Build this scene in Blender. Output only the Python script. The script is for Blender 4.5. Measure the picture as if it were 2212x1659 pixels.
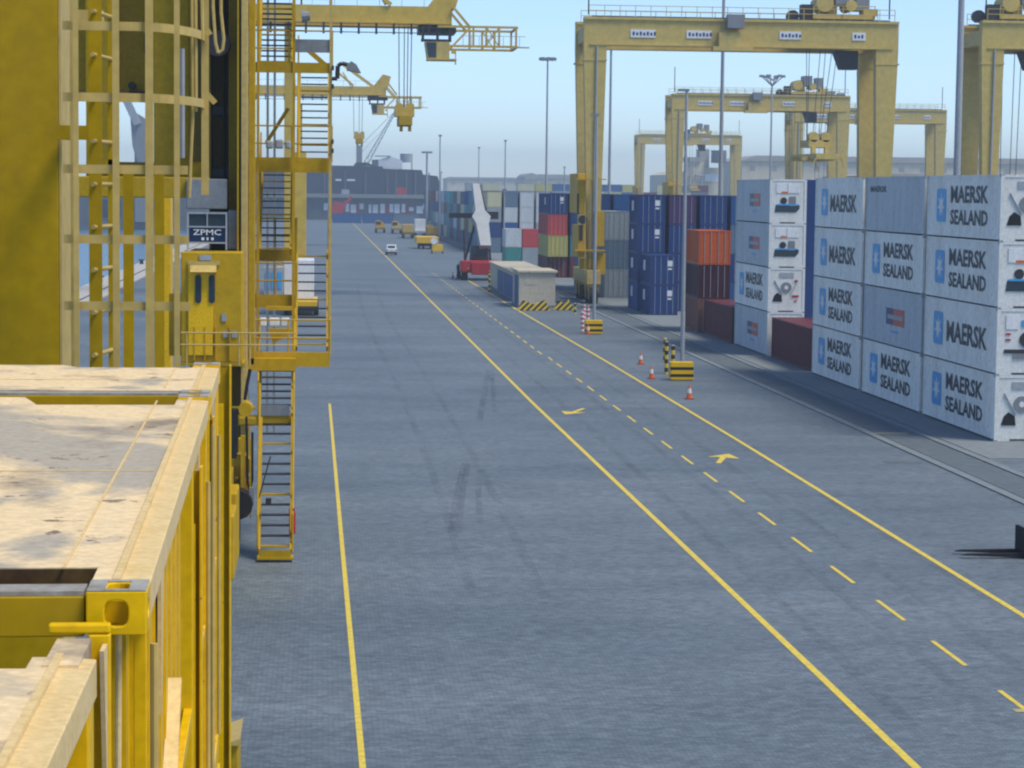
import bpy, math, random
from mathutils import Vector, Matrix
random.seed(7)
for o in list(bpy.data.objects): bpy.data.objects.remove(o, do_unlink=True)
SC = bpy.context.scene
# ------------------------------------------------------------------ camera
FPX = 5000.0; CX, CY = 1106.0, 829.5; H = 10.7
def nrm(v): return Vector(v).normalized()
Yc = nrm((-.0832, .0845, -1)); Zc = Vector((.011, 1, 0)); Zc.z = -(Zc.x*Yc.x+Zc.y*Yc.y)/Yc.z; Zc.normalize()
Xc = Yc.cross(Zc)
RW = Matrix((Xc, Yc, Zc))
cd = bpy.data.cameras.new('camera'); cam = bpy.data.objects.new('camera', cd); SC.collection.objects.link(cam)
cd.sensor_width = 36; cd.lens = 36*FPX/2212; cd.clip_start = .5; cd.clip_end = 9000
cam.matrix_world = Matrix.Translation((0, 0, H)) @ RW.to_4x4()
SC.camera = cam
SC.render.resolution_x = 1024; SC.render.resolution_y = 768
# ------------------------------------------------------------------ world, sun, exposure
SUN_EL, SUN_AZ = math.radians(60), math.radians(122)       # azimuth clockwise from +Y
w = bpy.data.worlds.new('World'); SC.world = w; w.use_nodes = True
nt = w.node_tree; bg = nt.nodes['Background']
sky = nt.nodes.new('ShaderNodeTexSky'); sky.sky_type = 'NISHITA'; sky.sun_disc = False
sky.sun_elevation = SUN_EL; sky.sun_rotation = SUN_AZ; sky.air_density = .7; sky.dust_density = .3; sky.ozone_density = 4.6
nt.links.new(sky.outputs[0], bg.inputs[0]); bg.inputs[1].default_value = .145
sl = bpy.data.lights.new('sun', 'SUN'); sl.energy = 2.7; sl.angle = math.radians(22); sl.color = (1, .92, .76)
so = bpy.data.objects.new('sun', sl); SC.collection.objects.link(so)
sd = Vector((math.sin(SUN_AZ)*math.cos(SUN_EL), math.cos(SUN_AZ)*math.cos(SUN_EL), math.sin(SUN_EL)))
so.rotation_euler = sd.to_track_quat('Z', 'Y').to_euler()
SC.view_settings.view_transform = 'Standard'; SC.view_settings.look = 'None'
SC.view_settings.gamma = 1; SC.view_settings.exposure = 0.52
SC.cycles.filter_width = 2.2
SC.cycles.max_bounces = 8

# ------------------------------------------------------------------ helpers
def ray(px, py): return RW @ Vector(((px-CX)/FPX, (CY-py)/FPX, -1))
def G(px, py, z=0.0):                     # photo pixel (2212 wide) -> point at height z
    d = ray(px, py); t = (z-H)/d.z
    return Vector((d.x*t, d.y*t, z))
def at(px, py, Y):
    d = ray(px, py); t = Y/d.y
    return Vector((d.x*t, Y, H+d.z*t))
def ax(px, Y, py=500): return at(px, py, Y).x
def az(py, Y, px=700): return at(px, py, Y).z
COL = SC.collection
class MB:
    def __init__(s): s.v = []; s.f = []; s.g = []; s.hold = False
    def add(s, vs, fs):
        if not s.hold: s.g.append((len(s.v), len(s.f)))
        n = len(s.v); s.v += [Vector(v) for v in vs]; s.f += [tuple(i+n for i in f) for f in fs]; return s
    def box(s, x0, x1, y0, y1, z0, z1):
        if x0 > x1: x0, x1 = x1, x0
        if y0 > y1: y0, y1 = y1, y0
        if z0 > z1: z0, z1 = z1, z0
        return s.add([(x0,y0,z0),(x1,y0,z0),(x1,y1,z0),(x0,y1,z0),(x0,y0,z1),(x1,y0,z1),(x1,y1,z1),(x0,y1,z1)],
                     [(0,3,2,1),(4,5,6,7),(0,1,5,4),(1,2,6,5),(2,3,7,6),(3,0,4,7)])
    def beam(s, p, q, w, h=None, w2=None, h2=None):
        p, q = Vector(p), Vector(q); h = h or w; w2 = w2 or w; h2 = h2 or h
        d = (q-p).normalized(); up = Vector((0,0,1)) if abs(d.z) < .95 else Vector((0,1,0))
        a = d.cross(up).normalized(); b = a.cross(d).normalized(); vs = []
        for c, ww, hh in ((p,w,h),(q,w2,h2)):
            for i, j in ((-1,-1),(1,-1),(1,1),(-1,1)): vs.append(c+a*i*ww/2+b*j*hh/2)
        return s.add(vs, [(3,2,1,0),(4,5,6,7),(0,1,5,4),(1,2,6,5),(2,3,7,6),(3,0,4,7)])
    def cyl(s, p, q, r, r2=None, n=10):
        p, q = Vector(p), Vector(q); r2 = r if r2 is None else r2
        d = (q-p).normalized(); up = Vector((0,0,1)) if abs(d.z) < .95 else Vector((0,1,0))
        a = d.cross(up).normalized(); b = a.cross(d); vs = []
        for c, rr in ((p,r),(q,r2)):
            for i in range(n):
                t = 2*math.pi*i/n; vs.append(c+a*math.cos(t)*rr+b*math.sin(t)*rr)
        fs = [(i, (i+1)%n, n+(i+1)%n, n+i) for i in range(n)]+[tuple(range(n-1,-1,-1)), tuple(range(n,2*n))]
        return s.add(vs, fs)
    def tube(s, pts, r, n=6):
        s.g.append((len(s.v), len(s.f))); s.hold = True
        for a, b in zip(pts, pts[1:]): s.cyl(a, b, r, n=n)
        s.hold = False; return s
    def pieces(s):
        out = []
        for i, (v0, f0) in enumerate(s.g):
            v1, f1 = s.g[i+1] if i+1 < len(s.g) else (len(s.v), len(s.f))
            m = MB(); m.v = s.v[v0:v1]; m.f = [tuple(k-v0 for k in f) for f in s.f[f0:f1]]; m.g = [(0,0)]; out.append(m)
        return out
    def prism(s, pts, vec):                # planar polygon extruded along vec
        n = len(pts); pts = [Vector(p) for p in pts]; vec = Vector(vec)
        return s.add(pts+[p+vec for p in pts], [tuple(range(n-1,-1,-1)), tuple(range(n,2*n))]+[(i,(i+1)%n,n+(i+1)%n,n+i) for i in range(n)])
    def poly(s, pts): return s.add(pts, [tuple(range(len(pts)))])
    def mesh(s, name, mat, org=(0,0,0), smooth=False):
        org = Vector(org); m = bpy.data.meshes.new(name)
        m.from_pydata([tuple(v-org) for v in s.v], [], s.f); m.validate(); m.update()
        import bmesh
        bm = bmesh.new(); bm.from_mesh(m); bmesh.ops.recalc_face_normals(bm, faces=bm.faces); bm.to_mesh(m); bm.free()
        m.materials.append(mat)
        if smooth:
            for p in m.polygons: p.use_smooth = True
        return m
SPLIT = {'lashing_rod','portal_beam','cargo','gear_motor','hose','bottom_rail','top_rail','bogie_housing','inner_column','control_cabinet','machinery','electrical_cabin','winch_cover','cabinet','vent','access_platform','trailing_cable','cable','conduit','deck_house_wing','lift_cylinder','junction_box','header_fitting','side_door','wheel','hoist_rope','aerial','post','flipper','lifting_eye','sign_text','door_marking','jib_stay','fork','warning_mark','ladder','bracket','stair_soffit','service_hatch','stay','counterweight','pipework','knee_brace','walkway_hanger','wall_vent','sheave_frame'}
def tag(o, label=None, cat=None, group=None, kind=None):
    if label: o['label'] = label
    if cat: o['category'] = cat
    if group: o['group'] = group
    if kind: o['kind'] = kind
    return o
def thing(name, loc, label, cat, group=None, rz=0):
    o = bpy.data.objects.new(name, None); COL.objects.link(o); o.location = loc; o.rotation_euler = (0,0,rz)
    o.empty_display_size = .3
    return tag(o, label, cat, group)
def worg(p):
    v = Vector((0,0,0))
    while p: v += p.location; p = p.parent
    return v
def part(name, mb, mat, parent, bevel=0, world=True, smooth=False, label=None):
    if name in SPLIT and not isinstance(mb, (list, tuple)) and len(mb.g) > 1: mb = mb.pieces()
    if isinstance(mb, (list, tuple)): return [part(name, m_, mat, parent, bevel, world, smooth, label) for m_ in mb][0]
    org = worg(parent) if world else Vector((0,0,0))
    me = mb.mesh(name, mat, org, smooth); o = bpy.data.objects.new(name, me); COL.objects.link(o); o.parent = parent
    if bevel:
        b = o.modifiers.new('bevel', 'BEVEL'); b.width = bevel; b.segments = 2; b.limit_method = 'ANGLE'
    if label: o['label'] = label
    return o
def struct(name, mb, mat):
    o = bpy.data.objects.new(name, mb.mesh(name, mat)); COL.objects.link(o); o['kind'] = 'structure'; return o
def solo(name, mb, mat, label, cat, group=None, loc=(0,0,0), bevel=0, smooth=False):
    me = mb.mesh(name, mat, loc, smooth); o = bpy.data.objects.new(name, me); COL.objects.link(o); o.location = loc
    if bevel:
        b = o.modifiers.new('bevel', 'BEVEL'); b.width = bevel; b.segments = 2; b.limit_method = 'ANGLE'
    return tag(o, label, cat, group)
def copy_tree(o, parent=None):
    c = o.copy(); COL.objects.link(c)
    if parent: c.parent = parent
    for ch in list(o.children): copy_tree(ch, c)
    return c
# ------------------------------------------------------------------ materials
def nodes(name):
    m = bpy.data.materials.new(name); m.use_nodes = True; t = m.node_tree
    return m, t, t.nodes['Principled BSDF']
def ramp(t, a, b, ca=0, cb=1):
    r = t.nodes.new('ShaderNodeValToRGB'); r.color_ramp.elements[0].position = a; r.color_ramp.elements[1].position = b
    r.color_ramp.elements[0].color = (ca,ca,ca,1); r.color_ramp.elements[1].color = (cb,cb,cb,1); return r
def noise(t, scale, det=4, rough=.6, vec=None, sc=None):
    n = t.nodes.new('ShaderNodeTexNoise'); n.inputs['Scale'].default_value = scale; n.inputs['Detail'].default_value = det
    n.inputs['Roughness'].default_value = rough
    if vec:
        if sc:
            mp = t.nodes.new('ShaderNodeMapping'); mp.inputs['Scale'].default_value = sc; t.links.new(vec, mp.inputs[0]); vec = mp.outputs[0]
        t.links.new(vec, n.inputs['Vector'])
    return n
def mixc(t, fac, a, b):
    m = t.nodes.new('ShaderNodeMix'); m.data_type = 'RGBA'
    for s, v in ((m.inputs[0], fac), (m.inputs[6], a), (m.inputs[7], b)):
        if hasattr(v, 'links') or hasattr(v, 'is_linked'): t.links.new(v, s)
        elif isinstance(v, (int, float)): s.default_value = v
        else: s.default_value = (*v, 1)
    return m.outputs[2]
def paint(name, col, dirt=(.12,.08,.05), amt=.35, rough=.5, scale=1.2, streak=True, wave=None, spots=.0, spotcol=(.1,.06,.03)):
    m, t, b = nodes(name); tc = t.nodes.new('ShaderNodeTexCoord'); P = tc.outputs['Object']
    n1 = noise(t, scale, 5, .65, P, (1,1,.25) if streak else None); r1 = ramp(t, .42, .8, 0, amt); t.links.new(n1.outputs['Fac'], r1.inputs[0])
    c = mixc(t, r1.outputs[0], col, dirt)
    n2 = noise(t, scale*7, 3, .6, P); r2 = ramp(t, .3, .75, .82, 1.08); t.links.new(n2.outputs['Fac'], r2.inputs[0])
    mm = t.nodes.new('ShaderNodeMix'); mm.data_type = 'RGBA'; mm.blend_type = 'MULTIPLY'; mm.inputs[0].default_value = 1
    t.links.new(c, mm.inputs[6]); t.links.new(r2.outputs[0], mm.inputs[7]); c = mm.outputs[2]
    if spots:
        n3 = noise(t, scale*3.1, 6, .75, P); r3 = ramp(t, .66-spots*.1, .72-spots*.1); t.links.new(n3.outputs['Fac'], r3.inputs[0]); c = mixc(t, r3.outputs[0], c, spotcol)
    t.links.new(c, b.inputs['Base Color']); b.inputs['Roughness'].default_value = rough; b.inputs['Specular IOR Level'].default_value = .2
    if wave:
        wv = t.nodes.new('ShaderNodeTexWave'); wv.wave_type = 'BANDS'; wv.bands_direction = wave[0]; wv.inputs['Scale'].default_value = wave[1]
        t.links.new(P, wv.inputs[0]); bp = t.nodes.new('ShaderNodeBump'); bp.inputs['Strength'].default_value = .7; bp.inputs['Distance'].default_value = .04
        t.links.new(wv.outputs['Fac'], bp.inputs['Height']); t.links.new(bp.outputs[0], b.inputs['Normal'])
    return m
M = {}
M['crane'] = paint('crane_yellow', (.50,.31,.001), (.32,.20,.01), .45, .6, .5)
M['crane_old'] = paint('weathered_yellow', (.42,.27,.0), (.36,.235,.03), .6, .75, .9)
M['crane_tan'] = paint('tan_yellow', (.52,.38,.12), (.38,.27,.09), .5, .6, 1.0)
M['bright'] = paint('bright_yellow', (.78,.47,.0), (.55,.33,.02), .5, .38, 2.2, spots=.15, spotcol=(.22,.13,.05))
M['rtg'] = paint('gantry_yellow', (.54,.41,.12), (.40,.31,.14), .6, .55, .25)
M['sts'] = paint('far_crane_yellow', (.58,.40,.06), (.4,.28,.1), .4, .55, .2)
M['shaft'] = paint('shaded_shaft', (.13,.09,.008), (.05,.035,.008), .6, .8, 1)  # shade inside the lift shaft is put into this dark brown
M['dark'] = paint('dark_steel', (.035,.035,.04), (.06,.05,.04), .5, .55, 2)
M['black'] = paint('black_rubber', (.016,.016,.018), (.05,.045,.04), .4, .8, 3)
M['grey'] = paint('grey_steel', (.22,.24,.26), (.12,.1,.09), .4, .5, 1)
M['galv'] = paint('galvanised', (.34,.37,.40), (.2,.19,.18), .3, .45, 1)
M['white'] = paint('white_paint', (.72,.74,.76), (.4,.37,.33), .3, .4, 1)
M['cable'] = paint('steel_rope', (.10,.11,.13), (.05,.05,.05), .3, .6, 3)
M['red'] = paint('red_paint', (.42,.03,.04), (.15,.02,.02), .4, .4, 1)
M['orange'] = paint('orange_paint', (.65,.16,.03), (.3,.1,.05), .3, .45, 1)
M['blueglass'] = paint('blue_sign', (.01,.03,.09), (.02,.03,.05), .3, .2, 1)
M['glass'] = paint('dark_glass', (.03,.05,.07), (.03,.04,.05), .3, .12, 1)
M['letter'] = paint('lettering', (.02,.025,.04), (.3,.3,.3), .35, .5, 4)
M['star'] = paint('emblem_blue', (.04,.34,.70), (.2,.4,.5), .3, .4, 3)
M['navyink'] = paint('flag_blue', (.02,.05,.18), (.1,.1,.15), .3, .4, 3)
M['redink'] = paint('flag_red', (.55,.09,.07), (.4,.15,.12), .3, .4, 3)
M['cream'] = paint('cream_wall', (.52,.47,.36), (.36,.32,.25), .4, .7, .5)
M['shed'] = paint('shed_cream', (.62,.55,.40), (.5,.44,.34), .4, .8, .03)
M['shedroof'] = paint('shed_roof', (.36,.34,.30), (.26,.24,.22), .4, .7, .03)
def linepaint(name, col, base=(.11,.13,.15)):
    m, t, b = nodes(name); tc = t.nodes.new('ShaderNodeTexCoord')
    n = noise(t, 5, 6, .8, tc.outputs['Object']); r = ramp(t, .42, .70, 0, .75); t.links.new(n.outputs['Fac'], r.inputs[0])
    t.links.new(mixc(t, r.outputs[0], col, base), b.inputs['Base Color']); b.inputs['Roughness'].default_value = .7; return m
M['line'] = linepaint('road_yellow', (.72,.53,.035), (.26,.24,.12)); M['line_faint'] = linepaint('road_yellow_worn', (.42,.38,.13))
M['line_white'] = linepaint('road_white_worn', (.36,.37,.36))
# cream worn deck of the near racks
def deckmat():
    m, t, b = nodes('worn_cream_deck'); tc = t.nodes.new('ShaderNodeTexCoord'); P = tc.outputs['Object']
    n1 = noise(t, .55, 6, .6, P, (1,.8,1)); n1.inputs['Distortion'].default_value = .6
    r1 = ramp(t, .505, .565); t.links.new(n1.outputs['Fac'], r1.inputs[0])
    c = mixc(t, r1.outputs[0], (.76,.585,.34), (.40,.355,.28))
    n2 = noise(t, .75, 7, .62, P, (1,.7,1)); r2 = ramp(t, .545, .63, 0, .9); t.links.new(n2.outputs['Fac'], r2.inputs[0]); c = mixc(t, r2.outputs[0], c, (.24,.19,.14))
    n3 = noise(t, 6, 4, .7, P, (1,.8,1)); r3 = ramp(t, .635, .68, 0, .85); t.links.new(n3.outputs['Fac'], r3.inputs[0]); c = mixc(t, r3.outputs[0], c, (.13,.09,.07))
    n4 = noise(t, 24, 3, .7, P); r4 = ramp(t, .3, .7, .80, 1.1); t.links.new(n4.outputs['Fac'], r4.inputs[0])
    mm = t.nodes.new('ShaderNodeMix'); mm.data_type = 'RGBA'; mm.blend_type = 'MULTIPLY'; mm.inputs[0].default_value = 1
    t.links.new(c, mm.inputs[6]); t.links.new(r4.outputs[0], mm.inputs[7])
    t.links.new(mm.outputs[2], b.inputs['Base Color']); b.inputs['Roughness'].default_value = .75
    bp = t.nodes.new('ShaderNodeBump'); bp.inputs['Strength'].default_value = .35; bp.inputs['Distance'].default_value = .004
    t.links.new(n4.outputs['Fac'], bp.inputs['Height']); t.links.new(bp.outputs[0], b.inputs['Normal'])
    return m
M['deck'] = deckmat()
M['deckrail'] = paint('pale_worn_yellow', (.72,.54,.27), (.56,.39,.12), .6, .6, 5, streak=False, spots=.1, spotcol=(.2,.14,.1))
M['edge_brown'] = paint('dark_brown', (.07,.04,.02), (.20,.13,.03), .6, .8, 6, streak=False)
M['worn'] = paint('bare_worn_steel', (.36,.36,.33), (.15,.11,.09), .9, .55, 6, streak=False)
def groundmat():
    m, t, b = nodes('block_paving'); tc = t.nodes.new('ShaderNodeTexCoord'); P = tc.outputs['Object']
    n1 = noise(t, .045, 5, .6, P, (1,2.2,1)); r1 = ramp(t, .35, .68); t.links.new(n1.outputs['Fac'], r1.inputs[0])
    c = mixc(t, r1.outputs[0], (.090,.118,.140), (.140,.170,.192))
    n2 = noise(t, .35, 6, .7, P, (.6,1.5,1)); r2 = ramp(t, .3, .7, .84, 1.12); t.links.new(n2.outputs['Fac'], r2.inputs[0])
    n4 = noise(t, 2.6, 5, .8, P, (.8,1,1)); r4 = ramp(t, .3, .7, .76, 1.26); t.links.new(n4.outputs['Fac'], r4.inputs[0])
    br = t.nodes.new('ShaderNodeTexBrick'); br.inputs['Scale'].default_value = 1; br.inputs['Mortar Size'].default_value = .006
    br.inputs['Brick Width'].default_value = .22; br.inputs['Row Height'].default_value = .11
    br.inputs['Color1'].default_value = (.80,.80,.80,1); br.inputs['Color2'].default_value = (1.24,1.22,1.20,1); br.inputs['Mortar'].default_value = (.5,.5,.5,1)
    t.links.new(P, br.inputs['Vector'])
    n5 = noise(t, .16, 7, .75, P, (.45,1.6,1)); r5 = ramp(t, .28, .42, .72, 1.0); t.links.new(n5.outputs['Fac'], r5.inputs[0])
    n6 = noise(t, 11, 2, .8, P); r6 = ramp(t, .3, .7, .84, 1.18); t.links.new(n6.outputs['Fac'], r6.inputs[0])
    for f in (r2.outputs[0], r4.outputs[0], br.outputs['Color'], r5.outputs[0], r6.outputs[0]):
        mm = t.nodes.new('ShaderNodeMix'); mm.data_type = 'RGBA'; mm.blend_type = 'MULTIPLY'; mm.inputs[0].default_value = 1
        t.links.new(c, mm.inputs[6]); t.links.new(f, mm.inputs[7]); c = mm.outputs[2]
    t.links.new(c, b.inputs['Base Color']); b.inputs['Roughness'].default_value = .62
    bp = t.nodes.new('ShaderNodeBump'); bp.inputs['Strength'].default_value = .5; bp.inputs['Distance'].default_value = .02
    t.links.new(n4.outputs['Fac'], bp.inputs['Height']); t.links.new(bp.outputs[0], b.inputs['Normal'])
    return m
M['ground'] = groundmat()
M['deckgrey'] = paint('grey_superstructure', (.11,.13,.15), (.07,.07,.07), .6, .7, .05)
M['concrete'] = paint('pale_concrete', (.20,.225,.235), (.14,.155,.165), .5, .8, .3, streak=False)
M['concrete_pale'] = paint('quay_coping', (.46,.44,.40), (.3,.29,.27), .5, .8, .3, streak=False)
M['rut'] = paint('dark_runway', (.108,.130,.146), (.135,.155,.168), .7, .8, .25, streak=False)
def watermat():
    m, t, b = nodes('harbour_water'); b.inputs['Base Color'].default_value = (.06,.13,.19,1); b.inputs['Roughness'].default_value = .25
    tc = t.nodes.new('ShaderNodeTexCoord'); n = noise(t, .5, 5, .6, tc.outputs['Object'])
    bp = t.nodes.new('ShaderNodeBump'); bp.inputs['Strength'].default_value = .6; bp.inputs['Distance'].default_value = .25
    t.links.new(n.outputs['Fac'], bp.inputs['Height']); t.links.new(bp.outputs[0], b.inputs['Normal']); return m
M['water'] = watermat()
def stripemat(name, a, b_, sc, rot=(0,0,0)):
    m, t, b = nodes(name); tc = t.nodes.new('ShaderNodeTexCoord'); mp = t.nodes.new('ShaderNodeMapping'); mp.inputs['Rotation'].default_value = rot
    t.links.new(tc.outputs['Object'], mp.inputs[0]); wv = t.nodes.new('ShaderNodeTexWave'); wv.bands_direction = 'Z'; wv.inputs['Scale'].default_value = sc
    t.links.new(mp.outputs[0], wv.inputs[0]); r = ramp(t, .48, .52); t.links.new(wv.outputs['Fac'], r.inputs[0])
    t.links.new(mixc(t, r.outputs[0], a, b_), b.inputs['Base Color']); b.inputs['Roughness'].default_value = .6; return m
M['stripe'] = stripemat('black_yellow_bands', (.70,.48,.02), (.02,.02,.02), .62)
M['stripe_d'] = stripemat('black_yellow_diagonal', (.70,.48,.02), (.02,.02,.02), .8, (0,math.radians(45),0))
M['stripe_rw'] = stripemat('red_white_bands', (.6,.05,.05), (.7,.7,.7), .9)

# ------------------------------------------------------------------ ground, quay, water, markings
XQ = -25.0
struct('ground', MB().box(XQ, 3000, -60, 3000, -3, 0), M['ground'])
struct('water', MB().poly([(-3000,-60,-2.2),(XQ-.002,-60,-2.2),(XQ-.002,3000,-2.2),(-3000,3000,-2.2)]), M['water'])
struct('quay_coping', MB().box(XQ, -20.6, -60, 900, .004, .12), M['concrete_pale'])
struct('crane_rail', MB().box(-22.2, -22.05, -60, 900, .124, .17), M['dark'])
def strip(pts, wd, mat, name, z=.008):
    mb = MB()
    for a, b in zip(pts, pts[1:]):
        a = Vector(a); b = Vector(b); d = (b-a); d.z = 0; d.normalize(); n = Vector((-d.y, d.x, 0))*wd/2
        a.z = b.z = z; mb.poly([a-n, a+n, b+n, b-n])
    return struct(name, mb, mat)
strip([G(760,480), G(905,625), G(1150,870), G(1500,1202), G(1985,1664), G(1985,1664)+Vector((.1,-20,0))], .18, M['line'], 'lane_line')
strip([G(985,590), G(1115,668), G(1300,775), G(1600,955), G(2212,1331), G(2212,1331)+Vector((0,-20,0))], .18, M['line'], 'lane_line')
strip([G(712,872), G(740,1190), G(784,1664)], .125, M['line'], 'lane_line')
dm = MB(); y = 51.1
while y < 300:
    x = 14.75 if y < 150 else 14.6
    hw = .06; dm.poly([(x-hw,y,.008),(x+hw,y,.008),(x+hw,y+2.9,.008),(x-hw,y+2.9,.008)]); y += 5.55
for k in range(3): yy = 51.1-5.55*(k+1); dm.poly([(14.69,yy,.008),(14.81,yy,.008),(14.81,yy+2.9,.008),(14.69,yy+2.9,.008)])
struct('lane_dashes', dm, M['line'])
def arrow(c, rz, mat, s=1.0):
    P = [(-.09,-1.6),(.09,-1.6),(.12,.2),(.62,.0),(.10,1.5),(-.55,.3),(-.10,.35)]
    R = Matrix.Rotation(rz, 3, 'Z'); return struct('lane_arrow', MB().poly([Vector((c.x,c.y,.008))+R@Vector((a*s*1.15,b*s*1.1,0)) for a, b in P]), mat)
arrow(G(1243,889), math.radians(160), M['line']); arrow(G(1560,990), math.radians(-15), M['line'])
# crane runway: darker wheel track between pale concrete kerb strips
struct('runway', MB().box(25.0, 26.6, 30, 640, .004, .012), M['rut'])
struct('runway_edge', MB().box(24.45, 24.8, 30, 640, .004, .05).box(26.75, 27.1, 30, 640, .004, .05), M['concrete'])
struct('yard_slab', MB().box(27.3, 62, 92, 640, .003, .02), M['concrete'])
fm = MB()
for a in ((1880,938,1945,942),(1910,998,2000,1004)):
    p = G(a[0],a[1]); q = G(a[2],a[3]); fm.box(p.x, q.x, p.y-.5, p.y+.4, .003, .008)
struct('service_cover', fm, M['rut'])
fm = MB()
for a in ((1885,936),(2190,1536)):
    p = G(*a); fm.box(p.x, p.x+1.6, p.y-.15, p.y+.15, .010, .013)
struct('faint_marking', fm, M['line_faint'])
tm, tt, tb = nodes('tyre_rubber_marks'); tb.inputs['Base Color'].default_value = (.045,.05,.055,1); tb.inputs['Roughness'].default_value = .6
tcn = tt.nodes.new('ShaderNodeTexCoord'); nn = noise(tt, .5, 5, .7, tcn.outputs['Object'], (3,.5,1)); rr = ramp(tt, .38, .8, 0, .34)
tt.links.new(nn.outputs['Fac'], rr.inputs[0]); tt.links.new(rr.outputs[0], tb.inputs['Alpha'])
for pts, wd in (([G(975,1150),G(988,1060),G(1003,1000)], .22), ([G(990,1150),G(1000,1060),G(1012,1000)], .2), ([G(1037,1130),G(1033,1060),G(1038,1010)], .2),
                ([G(1035,910),G(1045,860),G(1055,800)], .3), ([G(1068,890),G(1066,850),G(1062,800)], .25)):
    strip(pts, wd, tm, 'tyre_mark', .005)

tm2 = tm.copy(); tm2.name = 'faint_tyre_trails'
for l_ in tm2.node_tree.nodes:
    if l_.type == 'VALTORGB': l_.color_ramp.elements[1].color = (.2,.2,.2,1)
for x_, w_, y0_, y1_ in ((12.0,.34,45,330),(13.9,.34,45,330),(15.9,.34,45,300),(17.7,.34,45,300),(4.1,.3,60,260),(6.0,.3,60,260)):
    strip([Vector((x_+.25*math.sin(q*.7), y0_+(y1_-y0_)*q/10, 0)) for q in range(11)], w_, tm2, 'tyre_mark', .005)

# ------------------------------------------------------------------ lettering
def textmb(s, x0, x1, z0, z1, bold=.03):   # text in local (u,v) filling a rectangle; returns list of (u,v) verts and faces
    c = bpy.data.curves.new('t', 'FONT'); c.body = s; c.offset = bold; c.resolution_u = 2
    o = bpy.data.objects.new('t', c); COL.objects.link(o)
    dg = bpy.context.evaluated_depsgraph_get(); me = bpy.data.meshes.new_from_object(o.evaluated_get(dg))
    vs = [v.co.copy() for v in me.vertices]; fs = [tuple(p.vertices) for p in me.polygons]
    bpy.data.objects.remove(o, do_unlink=True); bpy.data.meshes.remove(me)
    if not vs: return [], []
    a0 = min(v.x for v in vs); a1 = max(v.x for v in vs); b0 = min(v.y for v in vs); b1 = max(v.y for v in vs)
    return [(x0+(v.x-a0)/(a1-a0)*(x1-x0), z0+(v.y-b0)/(b1-b0)*(z1-z0)) for v in vs], fs

# ------------------------------------------------------------------ shipping containers
CC = {'navy': (.012,.045,.17), 'blue': (.02,.09,.26), 'slate': (.12,.18,.25), 'grey': (.30,.34,.36), 'white': (.55,.58,.60),
      'orange': (.55,.10,.015), 'maroon': (.13,.025,.035), 'deep maroon': (.05,.006,.02), 'red': (.50,.06,.06), 'yellow': (.50,.46,.12),
      'green': (.05,.24,.22), 'purple': (.07,.035,.11), 'cream': (.56,.54,.34), 'teal': (.03,.22,.32), 'brown': (.22,.09,.06)}
CM = {k: paint(k.replace(' ', '_')+'_container', v, tuple(min(1, c*.55+.05) for c in v), .5, .55, .6, wave=('Y', 1.12), spots=.1, spotcol=(.14,.07,.04)) for k, v in CC.items()}
CF = {k: paint(k.replace(' ', '_')+'_container_frame', tuple(c*.9 for c in v), (.1,.06,.04), .5, .55, 1.2, spots=.2) for k, v in CC.items()}
RM = paint('reefer_panel', (.86,.85,.80), (.50,.47,.42), .6, .5, .5, spots=.2, spotcol=(.24,.19,.15))
RG = paint('reefer_panel_grey', (.50,.55,.585), (.33,.35,.36), .6, .5, .5, spots=.2, spotcol=(.24,.19,.15))
RE = paint('reefer_end', (.70,.72,.70), (.45,.42,.36), .5, .5, 1.1, spots=.1, spotcol=(.3,.2,.12))
cache = {}
def cframe(L, Hc, t=.14, g=0):
    mb = MB(); W = 2.44
    for x in (0, W-t):
        for yy in (0, L-t): mb.box(x, x+t, yy, yy+t, .0, Hc)
        mb.box(x, x+t, t, L-t, g, .17); mb.box(x, x+t, t, L-t, Hc-.09, Hc)
    for yy in (0, L-t): mb.box(t, W-t, yy, yy+t, 0, .15); mb.box(t, W-t, yy, yy+t, Hc-.12, Hc)
    return mb
def castings(Hc, L):
    out = []
    for x in (-.006, 2.44-.172):
        for yy in (-.006, L-.172):
            for z in (-.004, Hc-.116): out.append(MB().box(x, x+.178, yy, yy+.178, z, z+.12))
    return out
def corr(L, Hc):                           # body with trapezoidal corrugated flanks
    mb = MB(); W = 2.44; n = int((L-.28)/.28); st = (L-.28)/n
    for sx in (0, 1):
        prof = []
        for i in range(n):
            y0 = .14+i*st
            prof += [(.025,y0),(.025,y0+st*.38),(.065,y0+st*.5),(.065,y0+st*.88)]
        prof.append((.025, L-.14)); vs = []; fs = []
        for d, yy in prof:
            x = d if sx == 0 else W-d
            vs += [(x,yy,.15),(x,yy,Hc-.09)]
        for i in range(len(prof)-1): fs.append((2*i,2*i+2,2*i+3,2*i+1))
        mb.add(vs, fs)
    mb.box(.07, W-.07, .10, L-.08, .10, Hc-.03)
    return mb
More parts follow.
